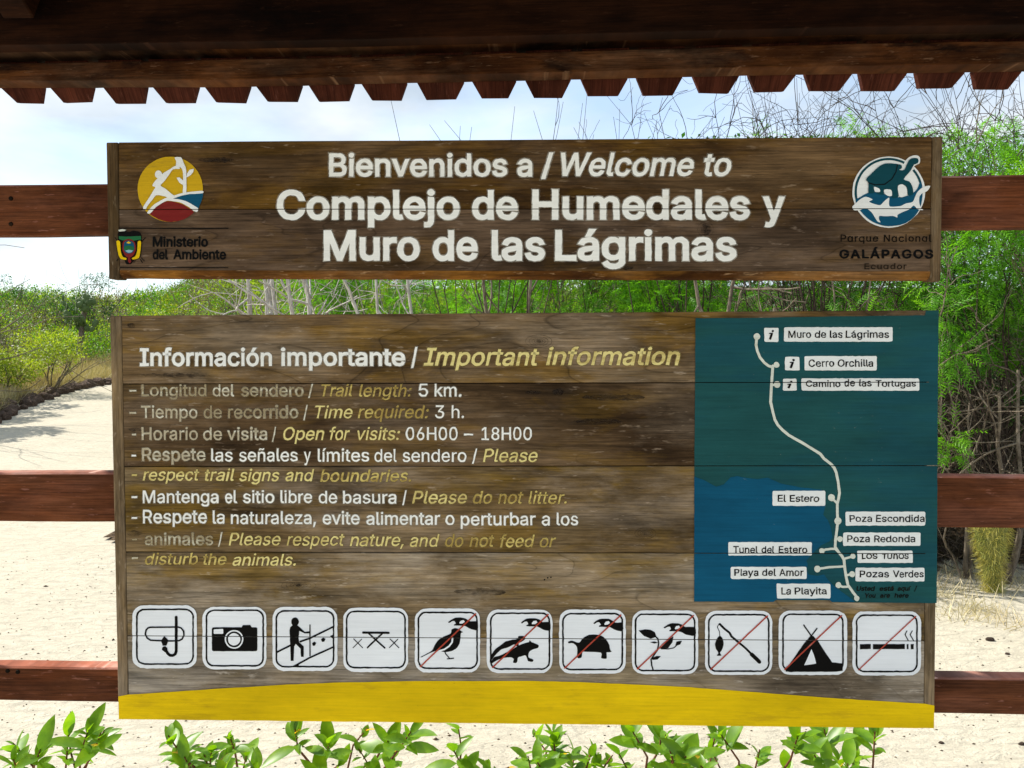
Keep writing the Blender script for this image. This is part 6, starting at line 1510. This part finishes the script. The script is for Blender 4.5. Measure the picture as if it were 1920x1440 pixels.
for (x, y) in mounds:
    for _ in range(5):
        p0 = Vector((x + rs.normal(0, .5), y + rs.normal(0, .5) - .2, terrain(x, y) + rs.uniform(0, .55)))
        pth, _d = wander(rs, p0, Vector((rs.normal(0, .7), rs.normal(0, .7), 1.0)), rs.uniform(.4, 1.0), .007, .003, 5, .22); thk.append(pth)
v, f = tubes(thk, 3)
tag(np_mesh('grey_brush', v, f, M['twig'], None, True), 'grey leafless twigs through the scrub slope', None, None, 'stuff')

def shrub(name, label, x, y, r, h, n, mat, seed, size=(.7, 1.3), stem='bark_grey', cat='shrub', z=0.0, flat=None):
    rs = np.random.default_rng(seed)
    b = Vector((x, y, terrain(x, y)))
    T = thing(name, label, cat, tuple(b))
    st = []
    for _ in range(9):
        pp, tt = branching(rs, b - Vector((0, 0, .05)), Vector((rs.normal(0, .5), rs.normal(0, .5), 1)), h * .8, .018, 1, 3, .15, .6, .6, 0, 6, .004); st += pp
    v, f = tubes(st, 4); np_mesh('stems', v, f, M[stem], T, True)
    k = 14
    P, D, S = [], [], []
    for _ in range(k):
        c = np.array([x + rs.normal(0, r * .42), y + rs.normal(0, r * .42), b.z + h * rs.uniform(.35, .95)])
        q = rs.normal(0, 1, (n // k, 3)); q /= np.linalg.norm(q, axis=1)[:, None]
        rr_ = r * .38
        P.append(c + q * rr_ * (rs.uniform(.2, 1, n // k) ** .5)[:, None]); D.append(q + rs.normal(0, .5, q.shape)); S.append(rs.uniform(*size, n // k))
    v, f = scatter(lv, lf, np.concatenate(P), np.concatenate(D), np.concatenate(S), rs=rs)
    o = np_mesh('foliage', v, f, M[mat], T); o['kind'] = 'stuff'
    return T
def ground_at(px, Y): 
    d = ray(px, 700); return d.x * (Y / d.y), Y
def shr(px, Y, *a, **k):
    x, y = ground_at(px, Y)
    return lambda name, label, r, h, n, mat, seed, **kk: shrub(name, label, x, y, r, h, n * 2, mat, seed, **kk)
shr(156, 30)('dark_shrub', 'dark green bush highest on the left skyline, behind the cactus', .75, 2.5, 1900, 'dark_leaf', 601)
shr(200, 30)('dark_shrub', 'small dark green bush on the skyline at the upper sign\'s lower left corner', .4, 2.9, 400, 'dark_leaf', 602)
shr(30, 30)('dark_shrub', 'sparse dark green sapling on the skyline at the left edge', .5, 2.1, 420, 'dark_leaf', 603)
shr(108, 29)('dark_shrub', 'low dark bush on the skyline left of the cactus', .5, 2.0, 500, 'dark_leaf', 604)
shr(10, 17.2)('yellow_green_shrub', 'yellow-green shrub above the dry grass at the left edge', .55, .95, 1700, 'scrub_y', 605)
shr(95, 18.5)('yellow_green_shrub', 'rounded yellow-green shrub half way up the slope', .9, 1.2, 1500, 'scrub_y', 606)
shr(285, 26)('yellow_green_shrub', 'yellow-green shrub in the gap between the signs, near its left end', 1.0, 1.9, 1500, 'scrub_y', 607)
shr(330, 19)('yellow_green_shrub', 'bright yellow-green shrub in the gap right of the left end', .7, 1.7, 1500, 'scrub_y', 608)

for i_, (x, y) in enumerate(((-9.7, 13.0), (-10.9, 14.8), (-12.2, 16.6))):
    shrub('shade_tree', 'leafy tree on the slope beyond the left edge, number %s along the trail' % ('one', 'two', 'three', 'four', 'five', 'six')[i_], x, y, 1.2, 3.3, 5600, 'scrub_g', 650 + i_, size=(1.6, 2.8), cat='tree')

# prickly pear on the slope
def opuntia(px, Y, label, seed):
    rs = np.random.default_rng(seed)
    x, y = ground_at(px, Y); b = Vector((x, y, terrain(x, y)))
    T = thing('prickly_pear_cactus', label, 'cactus', tuple(b))
    t = NT('cactus_pad'); v = t.coord((1, 1, 1), rnd=False)
    c = t.ramp(t.noise(v, 9, 4, .6), [(.35, (.045, .085, .02)), (.65, (.13, .19, .06))]); t.base(c, .6, .3)
    bm = bmesh.new(); bmesh.ops.create_uvsphere(bm, u_segments=10, v_segments=7, radius=1)
    bmesh.ops.transform(bm, matrix=Matrix.Translation((0, 0, .95)) @ Matrix.Diagonal((.75, .16, 1, 1)), verts=bm.verts)
    me = bpy.data.meshes.new('pad'); bm.to_mesh(me); bm.free(); me.materials.append(t.m)
    for p_ in me.polygons: p_.use_smooth = True
    TH = max(.6, at(px, 575, Y).z - b.z)
    lst = [(Vector((rs.normal(0, .27), rs.normal(0, .2), TH - .75 + rs.uniform(0, .8))), rs.uniform(-.8, .8)) for _ in range(13)]
    n = 0; q = list(lst)
    pth, _ = wander(rs, b - Vector((0, 0, .1)), Vector((0, 0, 1)), TH + .1, .09, .07, 6, .05)
    v, f = tubes([pth], 8); np_mesh('trunk', v, f, M['bark_grey'], T, True)
    while q and n < 46:
        p0, tilt = q.pop(0)
        s = rs.uniform(.085, .125)
        M_ = Matrix.Translation(p0) @ Matrix.Rotation(rs.uniform(0, 3.1), 4, 'Z') @ Matrix.Rotation(tilt, 4, 'Y') @ Matrix.Scale(s, 4)
        o = bpy.data.objects.new('pad', me); C.objects.link(o); o.parent = T; o.matrix_local = M_; n += 1
        for _ in range(2 if n < 16 else 1):
            tip = M_ @ Vector((rs.uniform(-.5, .5), 0, 1.75)); q.append((tip, tilt + rs.uniform(-.8, .8)))
opuntia(148, 24, 'prickly pear cactus with round pads rising out of the scrub at left', 701)

# dry grass bank between kerb and scrub
rs = np.random.default_rng(88)
n = 34000
Y_ = rs.uniform(12, 27, n); X_ = np.array([kerb_x(y) for y in Y_]) - 0.25 - rs.uniform(0, 1, n) ** 1.1 * 2.4
P = np.stack([X_, Y_, [terrain(a, b) for a, b in zip(X_, Y_)]], 1)
gv = np.array([(0, -.006, 0), (.5, -.003, 0), (.5, .003, 0), (0, .006, 0)]); gf = np.array([(0, 1, 2, 3)])
D = rs.normal(0, .45, (n, 3)) + np.array([.35, -.2, 1.0])
v, f = scatter(gv, gf, P, D, rs.uniform(.3, .85, n), rs=rs)
tag(np_mesh('dry_grass', v, f, M['grass']), 'straw-coloured dry grass bank along the rocks at left', None, None, 'stuff')

# lava rocks along the path edge
t = NT('lava_rock'); v = t.coord((1, 1, 1))
c = t.ramp(t.noise(v, 6, 6, .7), [(.32, (.035, .024, .020)), (.52, (.12, .080, .060)), (.68, (.30, .20, .14))]); t.base(c, .9, .2); t.bump(t.noise(v, 25, 5, .7), 1, .03)
M['rock'] = t.m
rock_me = []
for k in range(6):
    bm = bmesh.new(); bmesh.ops.create_icosphere(bm, subdivisions=2, radius=1)
    for vv in bm.verts:
        d = vv.co.normalized(); vv.co = d * (1 + .30 * noise.noise(d * 1.4 + Vector((k * 9, 0, 0))) + .16 * noise.noise(d * 3.7 + Vector((0, k * 5, 0))))
    me = bpy.data.meshes.new('rock'); bm.to_mesh(me); bm.free(); me.materials.append(M['rock']); rock_me.append(me)
kerb = thing('rock_kerb', 'row of dark lava rocks edging the far side of the trail', 'rocks', (kerb_x(16), 16, terrain(kerb_x(16), 16)))
y = 11.8
while y < 30:
    for row in range(2 if rs.uniform() < .45 else 1):
        s = rs.uniform(.07, .165)
        x = kerb_x(y) + rs.uniform(-.1, .1) - row * .28
        o = bpy.data.objects.new('rock', rock_me[int(rs.integers(6))]); C.objects.link(o); o.parent = kerb
        o.matrix_local = WM[kerb] @ Matrix.Translation((x, y + rs.uniform(-.08, .08), terrain(x, y) + s * .25)) @ Matrix.Rotation(rs.uniform(0, 6), 4, 'Z') @ Matrix.Diagonal((s * rs.uniform(.9, 1.3), s, s * rs.uniform(.7, 1.05), 1))
    y += s * rs.uniform(1.5, 2.0)

# ------------------------------------------------------------------ spiny cactus column at right
rs = np.random.default_rng(99)
cb = at(1862, 1118, 5.35); cb.z = terrain(cb.x, cb.y)
cac = thing('spiny_cactus', 'yellow-green spiny cactus trunk standing on the sand at right', 'cactus', tuple(cb))
prof = [(0, .034), (.08, .042), (.20, .050), (.32, .060), (.42, .078), (.54, .090), (.66, .092), (.80, .085), (.9, .06)]
prof = [(h * .70, r) for h, r in prof]
path = [(cb + Vector((-.02 * math.sin(h * 4), 0, h - .03)), r) for h, r in prof]
v, f = tubes([path], 14); t = NT('cactus_skin'); vv = t.coord((1, 1, 1), rnd=False)
t.base(t.ramp(t.noise(vv, 14, 4, .6), [(.35, (.11, .13, .03)), (.65, (.22, .22, .06))]), .7, .2)
np_mesh('trunk', v, f, t.m, cac, True)
n = 3600
hh = rs.uniform(0, .61, n); an = rs.uniform(0, 6.283, n); rr_ = np.interp(hh, [p_[0] for p_ in prof], [p_[1] for p_ in prof])
P = np.stack([cb.x - .02 * np.sin(hh * 4) + rr_ * np.cos(an), cb.y + rr_ * np.sin(an), cb.z + hh - .03], 1)
D = np.stack([np.cos(an), np.sin(an), rs.normal(-.35, .6, n)], 1) + rs.normal(0, .35, (n, 3))
gv2 = np.array([(0, -.0012, 0), (.05, -.0004, 0), (.05, .0004, 0), (0, .0012, 0)])
v, f = scatter(gv2, gf, P, D, rs.uniform(.5, 1.25, n), rs=rs)
M['spine'] = leaf_mat('cactus_spine', [(.42, .36, .08), (.55, .50, .16), (.30, .36, .09)], 12, .3)
o = np_mesh('spines', v, f, M['spine'], cac); o['kind'] = 'stuff'

# sand litter at right: grass wisps, pebbles, fallen twigs
n = 900
X_ = rs.uniform(2.4, 4.2, n); Y_ = rs.normal(5.45, .28, n) + .1 * (3 - X_)
P = np.stack([X_, Y_, [terrain(a, b) for a, b in zip(X_, Y_)]], 1)
v, f = scatter(np.array([(0, -.003, 0), (.1, -.001, 0), (.1, .001, 0), (0, .003, 0)]), gf, P, rs.normal(0, .8, (n, 3)) + np.array([0, 0, .5]), rs.uniform(.4, 1.2, n), rs=rs)
tag(np_mesh('grass_wisps', v, f, M['grass']), 'dry grass wisps where the sand meets the thicket at right', None, None, 'stuff')
def tufts(cx_, cy_, n, seed):
    rs = np.random.default_rng(seed)
    P = np.stack([rs.normal(cx_, .09, n), rs.normal(cy_, .06, n), np.zeros(n)], 1); P[:, 2] = [terrain(a, b) for a, b, _ in P]
    return P, rs.normal(0, .7, (n, 3)) + np.array([0, 0, .8])
PP, DD = [], []
for i, (px, py) in enumerate(((1830, 1150), (1800, 1165), (1885, 1175), (1775, 1120), (1905, 1085), (1790, 1070), (1850, 1155))):
    q = at(px, py, 1.5 / (-(ray(px, py).z / ray(px, py).y))); a, b = tufts(q.x, q.y, 90, 800 + i); PP.append(a); DD.append(b)
v, f = scatter(np.array([(0, -.002, 0), (.09, -.001, 0), (.09, .001, 0), (0, .002, 0)]), gf, np.concatenate(PP), np.concatenate(DD), rs.uniform(.4, 1.2, 630), rs=rs)
tag(np_mesh('sand_grass', v, f, M['grass']), 'thin dry grass on the sand by the cactus', None, None, 'stuff')
peb = []
def pebble_mass(n):
    vs, fs = [], []
    for i in range(n):
        y = rs.uniform(2.6, 6.2); x = rs.uniform(-.75 * y, .75 * y); s = rs.uniform(.0018, .0052) * (1 if rs.uniform() < .95 else 2.0)
        z = terrain(x, y) + s * .2; b = len(vs)
        ax, ay = rs.uniform(.8, 1.8), rs.uniform(.7, 1.2)
        for p_ in ((ax, 0, 0), (0, ay, 0), (-ax, 0, 0), (0, -ay, 0), (0, 0, .8)): vs.append((x + p_[0] * s, y + p_[1] * s, z + p_[2] * s))
        for k in range(4): fs.append((b + k, b + (k + 1) % 4, b + 4))
    return vs, fs
vs, fs = pebble_mass(2600)
tag(mesh_obj('sand_debris', vs, fs, M['litter']), 'small bits of debris scattered over the sand', None, None, 'stuff')
for i, (px, py, s, lab) in enumerate(((1857, 1206, .018, 'dark grey pebble on the sand just below the cactus'), (1765, 1390, .008, 'small dark pebble on the sand under the lower right corner of the sign'), (1916, 1391, .010, 'dark pebble on the sand at the lower right edge'), (1889, 1231, .009, 'tiny dark pebble on the sand above the lowest rail at right'))):
    q = at(px, py, 1.5 / (-(ray(px, py).z / ray(px, py).y))); q.z = terrain(q.x, q.y) + s * .3
    T = bpy.data.objects.new('pebble', rock_me[i]); C.objects.link(T); T.location = q; T.scale = (s * 1.3, s, s * .7); tag(T, lab, 'pebble', 'pebbles on the sand')

# ------------------------------------------------------------------ leafy shrubs under the sign
def broad_leaf(L_, W_, cup, bend, seed):
    n = 6; vs, fs = [], []
    for i in range(n + 1):
        u = i / n
        w = W_ / 2 * (math.sin(math.pi * min(1, u ** .85)) ** .8 if 0 < u < 1 else 0.0) * (1.0 if u < .6 else 1.02)
        x = L_ * u; z = -bend * L_ * u * u
        vs += [(x, -w, z + cup * w), (x, 0, z), (x, w, z + cup * w)]
    for i in range(n):
        a = i * 3; b = a + 3
        fs += [(a, b, b + 1, a + 1), (a + 1, b + 1, b + 2, a + 2)]
    me = bpy.data.meshes.new('leaf'); me.from_pydata(vs, [], fs); me.update()
    me.validate()
    for p_ in me.polygons: p_.use_smooth = True
    return me
def leaf_bark(m):
    return m
LEAF = []
for k, (l_, w_, cu, be) in enumerate(((.076, .032, .30, .12), (.064, .031, .4, .3), (.086, .033, .25, .22), (.055, .028, .40, .08), (.070, .037, .22, .18))):
    me = broad_leaf(l_, w_, cu, be, k); me.materials.append(M['broad']); LEAF.append(me)
LEAFY = broad_leaf(.055, .024, .5, .3, 9); LEAFY.materials.append(M['broad_y'])
def leafy_shrub(label, tips, base, seed, per=(5, 10), big=.98, yellow=1):
    rs = np.random.default_rng(seed)
    base = Vector(base)
    T = thing('leafy_shrub', label, 'shrub', tuple(base), 0, 'leafy shrubs under the sign')
    stems = []
    cols = []
    tips = [at(x + rs.normal(0, 7), y + (rs.uniform(10, 55) if rs.uniform() < .42 else rs.normal(0, 5)), rs.uniform(1.80, 2.14)) for x, y in tips if rs.uniform() > .16 or len(tips) < 3]
    hub = [base + Vector((rs.normal(0, .03), rs.normal(0, .03), rs.uniform(.25, .42))) for _ in range(3)]
    for h in hub:
        stems.append([(base, .006), (base.lerp(h, .5) + Vector(rs.normal(0, .012, 3)), .005), (h, .004)])
    for tp_ in tips:
        h = min(hub, key=lambda q: (q - tp_).length * rs.uniform(.8, 1.2))
        m1 = h.lerp(tp_, .4) + Vector(rs.normal(0, .018, 3)); m2 = h.lerp(tp_, .75) + Vector(rs.normal(0, .012, 3))
        stems.append([(h, .0036), (m1, .003), (m2, .0024), (tp_, .0015)])
        ax = (tp_ - m2).normalized(); ax = (ax + Vector((0, 0, .5))).normalized()
        n = int(rs.integers(per[0], per[1] + 1))
        s1 = ax.orthogonal().normalized(); s2 = ax.cross(s1)
        for j in range(n):
            a = j * 2.4 + rs.uniform(-.4, .4); u = j / n
            out = s1 * math.cos(a) + s2 * math.sin(a)
            d = (out * lerp(1.1, .35, u) + ax * lerp(.15, 1.0, u) + Vector(rs.normal(0, .32, 3))).normalized()
            p0 = tp_ - ax * (.055 * (1 - u))
            zz = (ax - d * ax.dot(d)).normalized()
            yy = zz.cross(d)
            R = Matrix((d, yy, zz)).transposed().to_4x4()
            s = rs.uniform(.5, 1.2) * big * lerp(1.0, .75, u)
            me = LEAF[int(rs.integers(len(LEAF)))]
            if yellow and rs.uniform() < .035: me = LEAFY
            o = bpy.data.objects.new('leaf', me); C.objects.link(o); o.parent = T
            o.matrix_local = WM[T] @ Matrix.Translation(p0) @ R @ Matrix.Scale(s, 4)
    v, f = tubes(stems, 6); np_mesh('stems', v, f, M['bark_red'], T, True)
    return T
def gpt(px, Y): d = ray(px, 1400); x = d.x * Y / d.y; return (x, Y, terrain(x, Y) - .01)
leafy_shrub('leafy shrub at the lower left corner, left of the sign', [(30, 1345), (20, 1400), (70, 1375), (115, 1340), (150, 1335), (165, 1355), (200, 1335), (50, 1425), (105, 1390), (140, 1385), (185, 1375), (15, 1440)], gpt(115, 2.0), 901)
leafy_shrub('leafy shrub under the left end of the yellow band', [(315, 1375), (350, 1362), (330, 1395), (375, 1385), (400, 1362), (430, 1375), (455, 1385), (390, 1415), (440, 1415), (345, 1425), (480, 1420), (420, 1440)], gpt(400, 1.98), 902)
leafy_shrub('leafy shrub below the picnic pictogram, under the band', [(520, 1370), (560, 1375), (600, 1390), (630, 1362), (660, 1400), (690, 1365), (720, 1385), (750, 1368), (540, 1415), (590, 1430), (700, 1425), (740, 1410), (640, 1435)], gpt(620, 2.05), 903, yellow=1)
leafy_shrub('leafy shrub below the bird pictogram, with an open gap to its left', [(850, 1400), (825, 1420), (870, 1425), (905, 1430), (945, 1368), (860, 1362), (915, 1435), (960, 1400)], gpt(900, 2.0), 904, per=(4, 6))
leafy_shrub('dense leafy shrub under the middle of the yellow band', [(985, 1390), (1010, 1370), (1040, 1400), (1070, 1375), (1095, 1410), (1050, 1430), (1000, 1425), (1120, 1385), (1140, 1420), (1085, 1440), (1030, 1372), (1155, 1365)], gpt(1060, 1.95), 905)
leafy_shrub('dense leafy shrub with upright leaves below the plant pictogram', [(1180, 1375), (1210, 1400), (1240, 1372), (1265, 1400), (1195, 1430), (1235, 1430), (1290, 1380), (1300, 1420), (1275, 1440), (1165, 1405), (1325, 1372), (1250, 1385)], gpt(1240, 2.02), 906, big=1.1)
leafy_shrub('leafy shrub below the fishing pictogram', [(1340, 1400), (1365, 1375), (1390, 1395), (1420, 1380), (1450, 1372), (1470, 1400), (1400, 1425), (1355, 1430), (1440, 1430), (1310, 1440), (1490, 1378)], gpt(1400, 1.97), 907)
leafy_shrub('leafy shrub at the right end of the row under the band', [(1520, 1395), (1545, 1375), (1570, 1390), (1600, 1382), (1625, 1375), (1585, 1415), (1550, 1425), (1610, 1410), (1530, 1440), (1590, 1440), (1480, 1430)], gpt(1560, 2.0), 908, big=1.05)
leafy_shrub('single upright leaf tip at the bottom edge, under the sign\'s right corner', [(1693, 1436)], gpt(1690, 1.95), 909, per=(3, 3), yellow=0)
